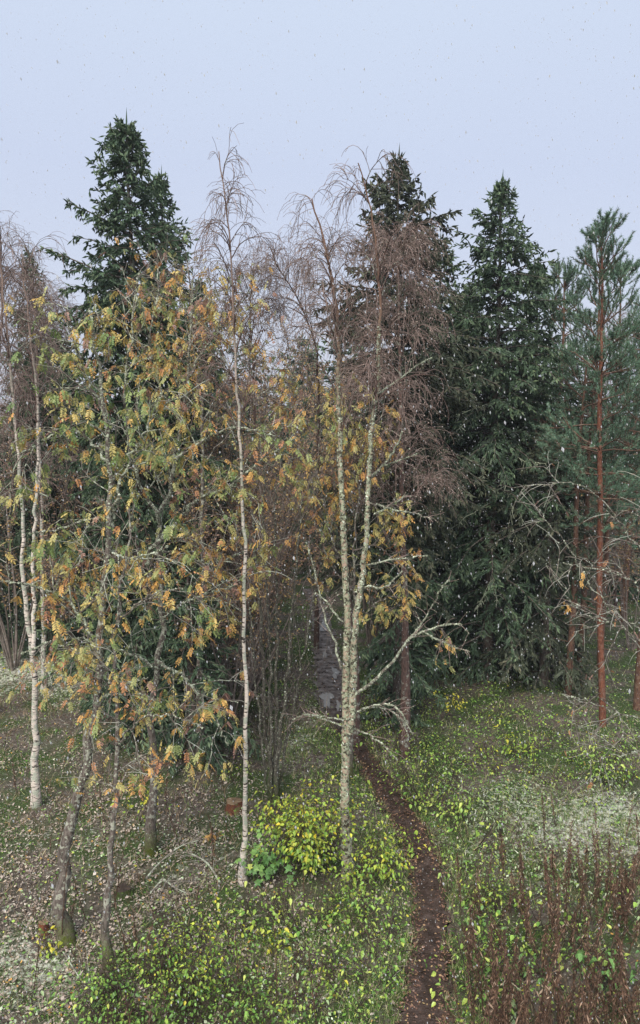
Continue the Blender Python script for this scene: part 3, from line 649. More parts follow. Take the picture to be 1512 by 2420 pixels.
# ------------------------------------------------------------------ birches
def birch(label, stems, D, mat='birch', n1=26, L1=(1.0, 2.2), m2=7, m3=6, t0=.45, seed=1, seeds=0, twig_r=.0042, drop=.5, ang=38, group=None, lich=0, name='birch_tree', twigL=(.5, 1.2), cap=None, extra=None):
    """stems: list of (photo points, r0, r1, D end)"""
    rng = np.random.default_rng(seed); base = W(*stems[0][0][0], D); base[2] = float(gz(base[0], base[1])) - .03
    root = thing(name, label, 'tree', base, group)
    tr, wd, tw, lc, sdm = MB(), MB(), MB(), MB(), MB()
    for si, (pts, ra, rb_, De) in enumerate(stems):
        P, Rd = limb(pts, D if si == 0 else De[0], De[1], 46, ra, rb_, rng, .012, flare=.05 if si == 0 else 0)
        if si == 0: P[0, 2] = base[2]
        cut = 34
        tubes(tr, P, Rd, 12, rough=.04, rng=rng)
        if lich: flakes(lc, P[:cut], Rd[:cut], int(lich / len(stems)), rng, .034)
        p1, d1, t1, _ = kids(P[None], int(n1 / len(stems)), rng, t0, .97, ang, 9); d1[:, 2] = np.abs(d1[:, 2]) + .25
        l1 = rng.uniform(*L1, len(p1)) * (1.15 - .75 * ((t1 - t0) / (1 - t0))); B = grow(p1, d1, l1, 9, rng, grav=drop * .55, wob=.08)
        B = np.concatenate([B, P[None, -9:]]); l1 = np.append(l1, 1.)
        tubes(wd, B[:-1], np.linspace(.014, .004, 9)[None] * (.5 + l1[:-1] * .45)[:, None], 4)
        p2, d2, t2, i2 = kids(B, np.append(np.full(len(B) - 1, m2), m2), rng, .25, 1., 42, 14)
        l2 = rng.uniform(*twigL, len(p2)) * (1.1 - .4 * t2); C = grow(p2, d2, l2, 8, rng, grav=drop, wob=.09)
        tubes(tw, C, np.linspace(twig_r * 1.25, twig_r * .8, 8)[None] * np.ones((len(C), 1)), 3, rng.uniform(0, 1, len(C)))
        p3, d3, t3, i3 = kids(C, m3, rng, .12, 1., 38, 14)
        l3 = rng.uniform(.14, .42, len(p3)); E_ = grow(p3, d3, l3, 4, rng, grav=drop * 1.1, wob=.12)
        tubes(tw, E_, np.linspace(twig_r * .8, twig_r * .6, 4)[None] * np.ones((len(E_), 1)), 3, rng.uniform(0, 1, len(E_)))
        if seeds:
            q, dq, _, _ = kids(E_, seeds, rng, .1, 1., 60, 20); dq[:, 2] -= .6; dq = nrm(dq)
            quads(sdm, q, dq, ortho(dq, rng), rng.uniform(.02, .038, len(q)), .007, rng.uniform(0, 1, len(q)))
    tr.build('trunk', M['birch_lichen' if lich else mat], root, smooth=True)
    if extra: extra(rng, wd, tw, lc, root)
    wd.build('branches', M['birch_branch'], root); tw.build('twigs', M['birch_twig'], root, kind='stuff')
    if lc.n: lc.build('lichen', M['lichen'], root, kind='stuff')
    if sdm.n: sdm.build('catkins', M['seeds'], root, kind='stuff')
    return root

DA = G(85, 1905)[1]
birch('white birch leaning slightly outward at the left edge, forking low into two pale stems',
      [([(85, 1905), (83, 1750), (80, 1600), (72, 1500), (60, 1420), (54, 1330), (54, 1230), (42, 1060), (30, 940), (22, 840), (8, 700), (-8, 560)], .068, .014, (DA, DA + .4)),
       ([(80, 1540), (80, 1450), (78, 1340), (82, 1230), (88, 1120), (90, 1030), (84, 900), (72, 800), (62, 690), (50, 600)], .045, .012, (DA, DA + 1.0))], DA, n1=30, L1=(.8, 1.7), seed=3, t0=.55, lich=0, seeds=0)
DE = G(575, 2085)[1]
birch('slender straight white birch standing alone left of the path with an airy bare top',
      [([(575, 2085), (577, 1990), (579, 1900), (581, 1700), (578, 1500), (577, 1320), (573, 1200), (567, 1050), (560, 930), (554, 800), (548, 650), (535, 500), (517, 358)], .048, .008, (DE, DE + .5))],
      DE, n1=30, L1=(.55, 1.25), m2=6, m3=3, seed=8, t0=.6, drop=.5, twigL=(.25, .7), ang=32)
DG = G(822, 2085)[1]
def g_extra(rng, wd, tw, lc, root):
    lb = MB()
    for pts, r_a, r_b, De in ((([(838, 1642), (880, 1610), (930, 1562), (960, 1515), (1000, 1492), (1045, 1478), (1090, 1475)]), .03, .010, -.6),
                              (([(1000, 1492), (1030, 1510), (1065, 1525), (1110, 1540)]), .012, .005, -.6), (([(960, 1515), (1000, 1470), (1035, 1400), (1060, 1370)]), .014, .005, -.4),
                              (([(838, 1684), (870, 1670), (905, 1664), (935, 1668), (955, 1695), (975, 1735)]), .02, .006, -.4), (([(860, 1672), (900, 1672), (940, 1690), (965, 1740)]), .011, .005, -.2),
                              (([(836, 1722), (870, 1736), (905, 1760), (938, 1795)]), .012, .004, -.3), (([(812, 1702), (780, 1695), (745, 1690), (715, 1687)]), .010, .004, 0), (([(812, 1718), (770, 1700), (725, 1690), (690, 1700)]), .012, .004, .2),
                              (([(838, 1400), (870, 1385), (900, 1390), (925, 1375), (950, 1350)]), .018, .006, -.2), (([(866, 1335), (910, 1325), (960, 1318), (1010, 1312)]), .014, .005, -.3),
                              (([(890, 1190), (930, 1205), (970, 1210), (1020, 1225)]), .012, .004, -.2), (([(885, 1215), (930, 1190), (960, 1170)]), .013, .005, .2),
                              (([(895, 930), (930, 905), (975, 870), (1020, 845)]), .016, .005, .3), (([(870, 1130), (905, 1100), (935, 1060), (950, 1020)]), .022, .006, -.3), (([(905, 1100), (950, 1085), (990, 1070)]), .011, .004, -.4),
                              (([(812, 1470), (790, 1445), (770, 1420), (745, 1400)]), .012, .005, .1), (([(805, 1580), (790, 1520), (770, 1470), (755, 1400), (735, 1320), (722, 1280)]), .02, .006, .3)):
        P, Rd = limb(pts, DG, DG + De, 16, r_a, r_b, rng, .012); tubes(lb, P, Rd, 6, rough=.1, rng=rng); flakes(lc, P, Rd, int(1100 * r_a / .03 * .6), rng, .022)
        p, d, t, _ = kids(P[None], 12, rng, .25, 1, 48, 14); C = grow(p, d, rng.uniform(.12, .5, len(p)) * (1.2 - .6 * t), 5, rng, grav=.12, wob=.12)
        tubes(tw, C, np.linspace(.006, .003, 5)[None] * np.ones((len(C), 1)), 3, rng.uniform(.3, 1, len(C))); flakes(lc, C, np.full(C.shape[:2], .006), 50, rng, .016)
    lb.build('lichened_branches', M['rowan_lichen'], root)
birch('twin stemmed birch crusted with pale lichen beside the left edge of the path',
      [([(822, 2085), (818, 1990), (815, 1900), (815, 1750), (818, 1600), (819, 1450), (814, 1300), (806, 1150), (802, 1000), (800, 850), (795, 720), (768, 580), (737, 470)], .096, .010, (DG, DG + .3)),
       ([(826, 1730), (835, 1600), (838, 1500), (848, 1400), (860, 1320), (868, 1180), (876, 1050), (890, 920), (896, 780), (893, 640), (878, 500), (846, 385)], .066, .008, (DG, DG - .2))],
      DG, n1=46, L1=(.6, 1.35), m2=6, m3=3, seed=21, t0=.58, lich=3600, twigL=(.25, .75), drop=.55, ang=34, extra=g_extra)
DH = 16.2
birch('birch with a dense purple brown haze of twigs in front of the pointed spruce',
      [([(958, 1640), (955, 1400), (950, 1200), (948, 1000), (945, 850), (942, 700), (940, 560)], .085, .012, (DH, DH))],
      DH, mat='birch_branch', n1=46, L1=(1.0, 1.9), m2=11, m3=6, seeds=5, seed=33, t0=.3, drop=.42, ang=42, twig_r=.0045)
birch('purple brown bushy birch twigs clustered at the far left below the small spruce tip',
      [([(105, 1640), (100, 1300), (92, 1000), (85, 800), (78, 660)], .07, .012, (20.5, 20.5))],
      20.5, mat='birch', n1=40, L1=(1.2, 2.2), m2=12, m3=6, seeds=3, seed=35, t0=.3, drop=.35, ang=42, twig_r=.005)
birch('bare birch at the far left edge whose twigs droop against the sky',
      [([(-20, 1640), (-15, 1200), (-5, 900), (5, 700), (-2, 540)], .07, .010, (18.5, 18.5))],
      18.5, n1=34, L1=(1., 1.8), m2=8, m3=4, seed=36, t0=.45, drop=.6)
birch('dark stemmed birch whose top arches left in the gap above the path',
      [([(747, 1490), (748, 1300), (752, 1000), (750, 870), (742, 800), (700, 700), (662, 640), (640, 590)], .055, .010, (24, 20))],
      24, mat='birch_branch', n1=34, L1=(.9, 1.7), m2=7, m3=3, seed=37, t0=.55, drop=.6, ang=34)
birch('birch with an orange tinged upper stem behind the twin stemmed birch',
      [([(842, 1600), (815, 1300), (806, 1000), (800, 860), (797, 760), (778, 640), (760, 560)], .06, .010, (16.8, 16.8))],
      16.8, mat='birch_branch', n1=26, L1=(.8, 1.6), m2=7, m3=4, seed=38, t0=.5, drop=.5)
birch('leafless birch behind the slender white one, above the rusty thicket',
      [([(610, 1600), (605, 1200), (600, 900), (590, 750), (600, 640)], .055, .010, (21, 21))],
      21., mat='birch_branch', n1=34, L1=(1., 1.9), m2=9, m3=5, seeds=1, seed=39, t0=.4, drop=.4, ang=38, twig_r=.005)
birch('bare birch standing behind the pines at the right edge',
      [([(1455, 1500), (1450, 1100), (1448, 900), (1450, 760)], .06, .01, (28, 28))], 28., mat='birch_branch', n1=34, L1=(1.3, 2.4), m2=8, m3=5, seed=40, t0=.3, twig_r=.006)

# ------------------------------------------------------------------ rowans
def rowan(label, limbs, D, seed, n2=3.2, m3=5, leaves=900, nobj=300, mat='rowan', tint=(.42, .25), lich=900, Lf=(.11, .19), L2=(.5, 1.2), bias=None, group=None, skip=0., name='rowan_tree'):
    """limbs: (photo points, r0, r1, D0, D1, lichened); leaves hang from the twig ends"""
    rng = np.random.default_rng(seed); base = W(*limbs[0][0][0], D); base[2] = float(gz(base[0], base[1])) - .03
    root = thing(name, label, 'tree', base, group)
    tr, lw, tw, lc = MB(), MB(), MB(), MB(); tips = []; 
    for li, (pts, ra, rb_, Da, Db, li_) in enumerate(limbs):
        P, Rd = limb(pts, Da, Db, 30, ra, rb_, rng, .022, flare=.05 if li == 0 else 0)
        if li == 0: P[0, 2] = base[2] - .02
        tubes(tr if li == 0 else lw, P, Rd, 11 if li == 0 else 7, rough=.05, rng=rng)
        ln = np.linalg.norm(np.diff(P, axis=0), axis=1).sum()
        if li_: flakes(lc, P[8 if li == 0 else 0:], Rd[8 if li == 0 else 0:], int(lich * ln / 3 * li_), rng, .026)
        t0 = .38 if li == 0 else .15
        p, d, t, _ = kids(P[None], int(n2 * ln * (1 - t0)) + 2, rng, t0, .98, 48, 12); d[:, 2] += .12
        l = rng.uniform(*L2, len(p)) * (1.25 - .6 * t); B = grow(p, d, l, 7, rng, grav=.10, wob=.12)
        tubes(lw, B, np.linspace(.012, .005, 7)[None] * (.5 + .5 * l)[:, None], 4)
        if li_: flakes(lc, B, np.full(B.shape[:2], .008), int(30 * len(B) * li_), rng, .016)
        q, e_, t2, _ = kids(B, m3, rng, .2, 1, 45, 14); l3 = rng.uniform(.18, .55, len(q)); C = grow(q, e_, l3, 5, rng, grav=.12, wob=.13)
        tubes(tw, C, np.linspace(.0055, .003, 5)[None] * np.ones((len(C), 1)), 3, np.clip(rng.uniform(0, .7, len(C)) + (.25 if li_ else 0), 0, 1))
        tips.append(np.concatenate([C[:, -1], C[:, 3], B[:, -1]])); 
    tp = np.concatenate(tips)
    ix = rng.permutation(np.repeat(np.arange(len(tp)), 3))[:leaves]
    ppy = proj(tp[ix, 0], tp[ix, 1], tp[ix, 2])[1]; ix = ix[rng.random(len(ix)) < np.clip((ppy - 480) / 330, .12, 1)]
    if skip: ix = ix[rng.random(len(ix)) > skip * (np.sin(tp[ix, 0] * 2.1 + seed) * np.sin(tp[ix, 2] * 1.7) > 0)]
    C = tp[ix] + .02 * rng.normal(size=(len(ix), 3)); n = len(C)
    az = rng.uniform(0, 6.28, n); Dv = nrm(np.stack([np.cos(az), np.sin(az), rng.uniform(-1.5, -.05, n)], 1)); S = ortho(Dv, rng, (0, 0, 1))
    Ln = rng.uniform(*Lf, n); px, py = proj(C[:, 0], C[:, 1], C[:, 2])
    cl = np.sin(C[:, 0] * 3.1 + seed) * np.sin(C[:, 2] * 2.7) * .14
    ti = np.clip(tint[0] - .04 + cl + tint[1] * rng.normal(size=n), 0, 1)
    if bias is not None: ti = np.clip(ti + bias(px, py), 0, 1)
    order = np.argsort(C[:, 1] - Ln * 3); a, b = order[:nobj], order[nobj:]
    tr.build('trunk', M[mat], root, smooth=True); lw.build('limbs', M['rowan_lichen' if lich > 500 else 'rowan'], root); tw.build('twigs', M['twig'], root, kind='stuff')
    if lc.n: lc.build('lichen', M['lichen'], root, kind='stuff')
    leaf_objects(root, RLIB, C[a], Dv[a], S[a], Ln[a], ti[a], rng)
    if len(b):
        fo = MB(); tmp = rng.integers(0, 3, len(b))
        for k in range(3):
            s_ = b[tmp == k]; stamp(fo, PINL[k], C[s_], Dv[s_], S[s_], Ln[s_], ti[s_])
        fo.build('foliage', M['rowan_leaf'], root, kind='stuff')
    return root

DD = G(358, 2012)[1]
rowan('large rowan with a lichened trunk and wide forking boughs among yellow green leaves',
      [([(358, 2012), (361, 1870), (360, 1745), (361, 1670), (370, 1590), (385, 1470), (380, 1360), (372, 1255), (382, 1200), (402, 1150), (412, 1080), (428, 1000), (446, 890), (450, 780), (455, 660)], .074, .014, DD, DD + .3, .7),
       ([(345, 1335), (368, 1288), (425, 1225), (475, 1175), (545, 1148), (620, 1085), (700, 1035)], .05, .010, DD - .1, DD - .7, 1),
       ([(374, 1215), (335, 1150), (305, 1050), (295, 920), (312, 780), (330, 640)], .035, .008, DD, DD - .5, .5),
       ([(370, 1580), (330, 1552), (265, 1530), (185, 1508), (110, 1520), (50, 1545)], .03, .008, DD - .1, DD - 1.2, 1),
       ([(370, 1560), (420, 1590), (470, 1640), (510, 1700), (540, 1760)], .028, .007, DD - .1, DD - 1.0, 1),
       ([(412, 1090), (480, 1040), (560, 1010), (650, 1030)], .03, .008, DD, DD - .8, .4),
       ([(446, 890), (500, 800), (555, 730), (590, 690)], .025, .007, DD + .2, DD - .2, 0),
       ([(428, 1000), (370, 900), (355, 800), (375, 690), (372, 590)], .025, .007, DD + .2, DD + .4, 0),
       ([(385, 1460), (440, 1420), (500, 1400), (560, 1380)], .025, .007, DD, DD - .8, .8),
       ([(372, 1300), (430, 1310), (500, 1330), (590, 1300)], .022, .006, DD, DD + .6, .6)],
      DD, 101, leaves=1600, nobj=300, tint=(.52, .24), bias=lambda x, y: np.where(y > 1250, .12, 0) + np.where(y < 800, .12, 0), n2=4.2)
DB = G(155, 2235)[1]
rowan('rowan leaning right from a mossy foot near the bottom left corner, boughs reaching left',
      [([(155, 2235), (141, 2150), (146, 2060), (162, 1950), (190, 1850), (217, 1720), (233, 1600), (240, 1500), (252, 1370), (262, 1260), (260, 1150), (252, 1030), (246, 920), (228, 820), (210, 730)], .108, .012, DB, DB + .8, .7),
       ([(236, 1560), (212, 1495), (165, 1422), (110, 1395), (60, 1380), (5, 1372)], .03, .007, DB + .4, DB - .1, 1),
       ([(262, 1250), (275, 1180), (310, 1080), (350, 1010), (380, 930)], .028, .007, DB + .6, DB + .2, .8),
       ([(256, 1090), (205, 1035), (150, 1012), (90, 1050), (30, 1080)], .024, .006, DB + .6, DB + .9, .3),
       ([(255, 1220), (200, 1230), (140, 1250), (70, 1260)], .024, .006, DB + .6, DB + .3, .5),
       ([(250, 980), (200, 880), (170, 790), (160, 720)], .022, .006, DB + .7, DB + 1.1, 0),
       ([(262, 1300), (300, 1320), (350, 1310), (400, 1290)], .02, .006, DB + .5, DB + .1, .5),
       ([(225, 1660), (290, 1620), (350, 1600)], .018, .005, DB + .3, DB, .4)],
      DB, 102, leaves=1150, nobj=300, tint=(.44, .25), bias=lambda x, y: np.where(y > 1300, .14, -.03), n2=3.4)
DC = G(255, 2285)[1]
rowan('thin rowan with white lichen rings and a bright mossy foot, second from the left corner',
      [([(255, 2285), (251, 2190), (256, 2080), (264, 1980), (273, 1870), (277, 1750), (273, 1620), (272, 1500), (282, 1400), (300, 1300), (305, 1200)], .058, .012, DC, DC + .6, .12),
       ([(274, 1640), (230, 1560), (190, 1540), (140, 1545)], .02, .006, DC + .3, DC, .2),
       ([(272, 1480), (320, 1430), (370, 1400), (430, 1390)], .02, .006, DC + .4, DC + .4, .2),
       ([(277, 1760), (330, 1700), (400, 1690), (480, 1720)], .018, .005, DC + .2, DC - .2, .4)],
      DC, 103, leaves=330, nobj=230, tint=(.56, .24), lich=500, n2=2.2, L2=(.35, .8))
DR = 15.2
rowan('rowan glowing orange and gold behind the twin stemmed birch, boughs over the path',
      [([(826, 1640), (832, 1560), (838, 1450), (836, 1350), (840, 1240), (850, 1130), (850, 1040)], .04, .01, DR, DR, 0),
       ([(830, 1500), (880, 1430), (940, 1410), (985, 1460), (1030, 1500)], .02, .006, DR - .3, DR - .9, 0), ([(835, 1300), (890, 1290), (930, 1330), (955, 1380)], .02, .006, DR, DR - .6, 0),
       ([(850, 1180), (890, 1200), (910, 1260), (930, 1310)], .018, .006, DR, DR - .4, 0), ([(820, 1350), (780, 1260), (765, 1180), (740, 1090)], .018, .006, DR, DR - .2, 0),
       ([(850, 1100), (880, 1030), (900, 980)], .016, .006, DR, DR, 0), ([(838, 1400), (790, 1340), (750, 1260), (745, 1150), (760, 1000), (770, 930)], .02, .006, DR + .2, DR + .6, 0),
       ([(850, 1150), (820, 1060), (810, 960), (790, 880)], .018, .006, DR, DR + .5, 0)],
      DR, 104, leaves=1150, nobj=240, tint=(.60, .16), lich=0, n2=3.4, L2=(.3, .8))
rowan('slim rowan with dulled brown and orange leaves in front of the blunt spruce',
      [([(470, 1640), (480, 1300), (478, 1000), (460, 850), (452, 720), (440, 600)], .05, .01, 15.5, 15.5, 0),
       ([(478, 1000), (540, 880), (570, 780), (590, 700)], .02, .006, 15.5, 15.3, 0), ([(470, 900), (420, 800), (385, 700), (370, 590)], .02, .006, 15.5, 15.3, 0),
       ([(478, 1100), (560, 1000), (620, 930), (680, 900)], .02, .006, 15.5, 15.5, 0)], 15.5, 105, leaves=750, nobj=100, tint=(.70, .22), lich=0, n2=4.2)
def edge_leaf(x, y): return np.full(np.shape(x), .3)
DK = 11.0
rowan('nearly bare lichened rowan reaching in from the right edge with a few red leaves',
      [([(1575, 2040), (1562, 1800), (1556, 1600), (1552, 1400), (1545, 1250), (1540, 1100)], .06, .012, DK, DK, .8),
       ([(1552, 1560), (1480, 1490), (1430, 1470), (1370, 1445), (1330, 1390), (1290, 1330)], .012, .005, DK, DK - .5, .4),
       ([(1552, 1500), (1470, 1460), (1400, 1390), (1340, 1290), (1270, 1200)], .011, .004, DK, DK + .3, .4),
       ([(1545, 1330), (1480, 1260), (1420, 1180), (1350, 1140), (1280, 1150)], .010, .004, DK, DK + .5, .3),
       ([(1558, 1700), (1480, 1690), (1400, 1660), (1330, 1640)], .010, .004, DK, DK - .2, .4),
       ([(1560, 1760), (1500, 1775), (1440, 1788), (1390, 1800)], .012, .004, DK, DK - .2, .4),
       ([(1550, 1440), (1500, 1380), (1440, 1350), (1380, 1340), (1330, 1330)], .012, .004, DK, DK - .4, .4)],
      DK, 106, leaves=46, nobj=46, tint=(.86, .06), lich=400, n2=2.5, m3=4, L2=(.3, .9), Lf=(.07, .13))

# ------------------------------------------------------------------ thickets
def bush_parts(rng, H, n=9, spread=.9, mat='rust_leaf', leafn=3, dens=10, leaf=.048):
    wd, tw, fo = MB(), MB(), MB()
    az = rng.uniform(0, 6.28, n); st = np.stack([.18 * np.cos(az), .18 * np.sin(az), np.full(n, -.05)], 1) * rng.uniform(.2, 1, (n, 1)) * [1, 1, 0] + [0, 0, -.05]
    D_ = np.stack([spread * .35 * np.cos(az), spread * .35 * np.sin(az), np.ones(n)], 1)
    B = grow(st, D_, rng.uniform(.65, 1, n) * H, 12, rng, wob=.05); tubes(wd, B, np.linspace(.035, .008, 12)[None] * rng.uniform(.6, 1.1, (n, 1)), 5)
    p, d, t, _ = kids(B, dens, rng, .3, 1, 34, 10); d[:, 2] += .3; C = grow(p, d, rng.uniform(.5, 1.6, len(p)) * (1.2 - .6 * t), 7, rng, wob=.09)
    tubes(wd, C, np.linspace(.011, .004, 7)[None] * np.ones((len(C), 1)), 3)
    p, d, t, _ = kids(C, 6, rng, .15, 1, 40, 12); d[:, 2] += .15; E_ = grow(p, d, rng.uniform(.2, .6, len(p)), 4, rng, wob=.12)
    tubes(tw, E_, np.linspace(.005, .0035, 4)[None] * np.ones((len(E_), 1)), 3, rng.uniform(0, .7, len(E_)))
    if leafn:
        p, d, t, i_ = kids(E_, leafn, rng, .2, 1, 60, 20); d[:, 2] -= .5; d = nrm(d)
        quads(fo, p, d, ortho(d, rng), rng.uniform(.7, 1.3, len(p)) * leaf * 1.5, leaf * .42, np.clip(.35 + .3 * rng.normal(size=len(p)), 0, 1))
    return wd, tw, fo
def bush(label, loc, group, seed, **kw):
    root = thing('deciduous_bush', label, 'bush', loc, group)
    wd, tw, fo = bush_parts(np.random.default_rng(seed), **kw)
    for n_, m_, q in (('stems', wd, 'twig'), ('twigs', tw, 'twig'), ('foliage', fo, 'rust_leaf')):
        if m_.n == 0: continue
        o = bpy.data.objects.new(n_, m_.mesh(n_, M[q])); SC.collection.objects.link(o); o.parent = root
        if n_ != 'stems': o['kind'] = 'stuff'
    return root
LT = 'rusty leaved bush in the twiggy thicket behind the slender birch and the path'
GT = 'bushes of the rusty thicket'
tp = [(700, 20.5, 9.0), (640, 22, 9.3), (560, 18, 7.6), (560, 23, 9.6), (840, 29, 10.6), (640, 31, 11), (500, 20, 8.6), (880, 24, 9.0), (600, 28, 10), (700, 37, 11.5), (790, 38, 11.5), (660, 42, 12), (470, 18.5, 7.0), (430, 22, 8.2),
      (210, 21, 6.5), (30, 22, 7.6), (150, 24, 8.0), (530, 17, 6.0)]
P0 = bush(LT, W(590, 1500, 20.5) * [1, 1, 0], GT, 51, H=9.0, n=11, leafn=7); P1 = bush(LT, W(612, 1500, 24.5) * [1, 1, 0], GT, 52, H=9.0, n=11, leafn=7, spread=.7)
rb = np.random.default_rng(4)
for i, (px, D_, h) in enumerate(tp[2:]):
    p = W(px, 1500, D_); copy_tree((P0, P1)[i % 2], (p[0], p[1], 0), rb.uniform(0, 6), (1, 1, h / 8.2), LT, GT)
LR = 'bare grey brown bush in the dim wood behind the pines'
B0 = bush(LR, W(1400, 1500, 27) * [1, 1, 0], 'bare bushes behind the pines', 53, H=7, n=9, leafn=5)  # rust leaves here partly stand in for the red window reflection
for px, D_, h in ((1490, 24, .9), (1330, 30, 1.1), (1450, 33, 1.2), (1230, 29, 1.), (1080, 30, 1.1), (1560, 29, 1.1)):
    p = W(px, 1500, D_); copy_tree(B0, (p[0], p[1], 0), rb.uniform(0, 6), h, LR, 'bare bushes behind the pines')

# willow clump with dark spotted stems left of the path
rng = np.random.default_rng(61); DW = G(655, 1885)[1]; bw = W(655, 1885, DW); bw[2] = -.02
wil = thing('willow_tree', 'clump of dark willow stems dotted with pale lichen behind the lime green shrub', 'tree', bw)
lc, tw = MB(), MB()
for pts, ra in (([(640, 1890), (636, 1800), (626, 1700), (622, 1560), (612, 1420), (600, 1280), (590, 1150)], .06), ([(648, 1895), (655, 1780), (668, 1690), (680, 1560), (690, 1420), (705, 1280), (715, 1180)], .055),
                ([(640, 1880), (650, 1750), (652, 1600), (655, 1450), (650, 1300), (648, 1140)], .045), ([(630, 1870), (615, 1700), (604, 1620), (596, 1500), (585, 1380)], .03),
                ([(655, 1890), (672, 1780), (690, 1680), (712, 1570), (735, 1450), (750, 1350)], .035), ([(642, 1880), (640, 1700), (638, 1550), (630, 1400), (622, 1250), (626, 1100)], .035)):
    mbt = MB(); P, Rd = limb(pts, DW + rng.uniform(-.15, .15), DW + rng.uniform(-.3, .5), 30, ra, .012, rng, .02); tubes(mbt, P, Rd, 9, rough=.05, rng=rng)
    mbt.build('stem', M['willow'], wil, smooth=True); flakes(lc, P, Rd, 260, rng, .026)
    p, d, t, _ = kids(P[None], 16, rng, .2, 1, 38, 12); d[:, 2] += .25; C = grow(p, d, rng.uniform(.4, 1.3, len(p)), 7, rng, wob=.1); tubes(tw, C, np.linspace(.009, .004, 7)[None] * np.ones((len(C), 1)), 3, rng.uniform(0, .6, len(C)))
    p, d, t, _ = kids(C, 6, rng, .2, 1, 40, 12); C = grow(p, d, rng.uniform(.2, .5, len(p)), 4, rng, wob=.1); tubes(tw, C, np.full((len(C), 4), .0035), 3, rng.uniform(0, .6, len(C)))
lc.build('lichen', M['lichen'], wil, kind='stuff'); tw.build('twigs', M['twig'], wil, kind='stuff')

# ------------------------------------------------------------------ shrubs and saplings with separate leaves
def shrub(label, base, w_, h, nst, nlf, lib, Lf, tint, seed, group=None, name='leafy_shrub', stem_r=.006, rest=0, tm=None, mat=None, cat='shrub', low=.25):
    rng = np.random.default_rng(seed); loc = np.array([base[0], base[1], float(gz(base[0], base[1]))]); root = thing(name, label, cat, loc, group)
    az = rng.uniform(0, 6.28, nst); rr = rng.uniform(0, .22, nst) * w_
    st = loc + np.stack([rr * np.cos(az), rr * np.sin(az), np.full(nst, -.03)], 1); D_ = np.stack([np.cos(az) * w_ / h * .5, np.sin(az) * w_ / h * .5, np.ones(nst)], 1)
    B = grow(st, D_, h * rng.uniform(.6, 1.05, nst), 7, rng, wob=.09, grav=.12); sm = MB(); tubes(sm, B, np.linspace(stem_r, stem_r * .45, 7)[None] * np.ones((nst, 1)), 4, rng.random(nst))
    n = nlf + rest; p, d, t, ix = kids(B, int(math.ceil(n / nst / 1.0)), rng, low, 1, 62, 14); L3 = rng.uniform(.05, .28, len(p)) * min(1.2, w_); C = grow(p, d, L3, 3, rng, grav=.2, wob=.1)
    tubes(sm, C, np.full((len(C), 3), stem_r * .35), 3, .5); sm.build('stems', M['stem'], root)
    tipp = C[:, -1]; o = rng.permutation(len(tipp))[:n]; tipp = tipp[o]; dd = d[o].copy(); dd[:, 2] = rng.uniform(-.75, -.05, len(o)); dd = nrm(dd + .3 * rng.normal(size=dd.shape)); S = ortho(dd, rng, (0, 0, 1))
    Ln = Lf[0] * .7 + (Lf[1] - Lf[0] * .7) * rng.random(len(o)) ** 1.5; ti = np.clip(tint[0] + .25 * (tipp[:, 2] - loc[2]) / h - .12 + tint[1] * rng.normal(size=len(o)), 0, 1)
    leaf_objects(root, lib, tipp[:nlf], dd[:nlf], S[:nlf], Ln[:nlf], ti[:nlf], rng)
    if rest:
        fo = MB(); stamp(fo, tm or OV[0], tipp[nlf:], dd[nlf:], S[nlf:], Ln[nlf:], ti[nlf:]); fo.build('foliage', mat, root, kind='stuff')
    return root
shrub('large leaved green maple sapling with yellowing top beside the lime shrub', G(658, 2080), 1.0, 1.1, 8, 170, BROADLIB, (.08, .16), (.38, .25), 201, name='maple_sapling')
shrub('dense lime green and yellow shrub against the foot of the twin stemmed birch', G(738, 2070), 1.15, 1.75, 26, 300, LIMELIB, (.055, .10), (.45, .26), 202, rest=1900, mat=M['lime'])
shrub('yellow leaved currant bush in the bottom left green patch', G(455, 2330), .9, 1.1, 14, 260, LIMELIB, (.04, .07), (.36, .28), 203, rest=500, mat=M['lime'])
shrub('low deep green raspberry patch left of the yellow currant bush', G(330, 2375), 1.5, .75, 30, 300, HERBLIB, (.035, .075), (.5, .25), 204, rest=1300, mat=M['herb'])
shrub('green nettle clump along the bottom edge below the currant bush', G(520, 2440), 1.5, .75, 28, 280, HERBLIB, (.035, .075), (.42, .25), 205, rest=1000, mat=M['herb'])
shrub('small yellow sapling between the two left trunks', G(318, 1945), .7, .75, 6, 70, LIMELIB, (.07, .11), (.7, .2), 206, name='sapling')
shrub('single pale yellow sapling in the undergrowth right of the green patch', G(655, 2265), .35, .7, 4, 42, LIMELIB, (.07, .11), (.62, .15), 207, name='sapling')
shrub('green and yellow shrub spilling from the birch foot toward the path', G(880, 2090), .95, .95, 14, 240, LIMELIB, (.06, .10), (.42, .22), 208, rest=200, mat=M['lime'])
shrub('fresh green shrub under the birch bough beside the path', G(868, 2160), .7, .7, 10, 150, HERBLIB, (.05, .09), (.72, .2), 209)
shrub('drooping large leaved bush with yellow lower leaves near the right edge', G(1468, 2330), .75, 1.05, 6, 90, OVBROADLIB, (.09, .15), (.35, .22), 210)
shrub('light green sapling among brown stalks right of the path', G(1015 + 130, 2225), .45, .75, 5, 70, OVBROADLIB, (.06, .10), (.62, .2), 211, name='sapling')
shrub('green sapling low among the brown stalks in the lower right', G(1255, 2310), .5, .65, 5, 60, OVBROADLIB, (.06, .10), (.45, .2), 212, name='sapling')
shrub('pale frosted sapling in front of the bottom right stalks', G(1222, 2410), .35, .5, 4, 34, PALELIB, (.07, .11), (.5, .2), 213, name='sapling')
shrub('bright green shrub on the right side of the path below the spruce', G(1050, 1930), .95, .75, 12, 220, HERBLIB, (.06, .10), (.78, .15), 214)
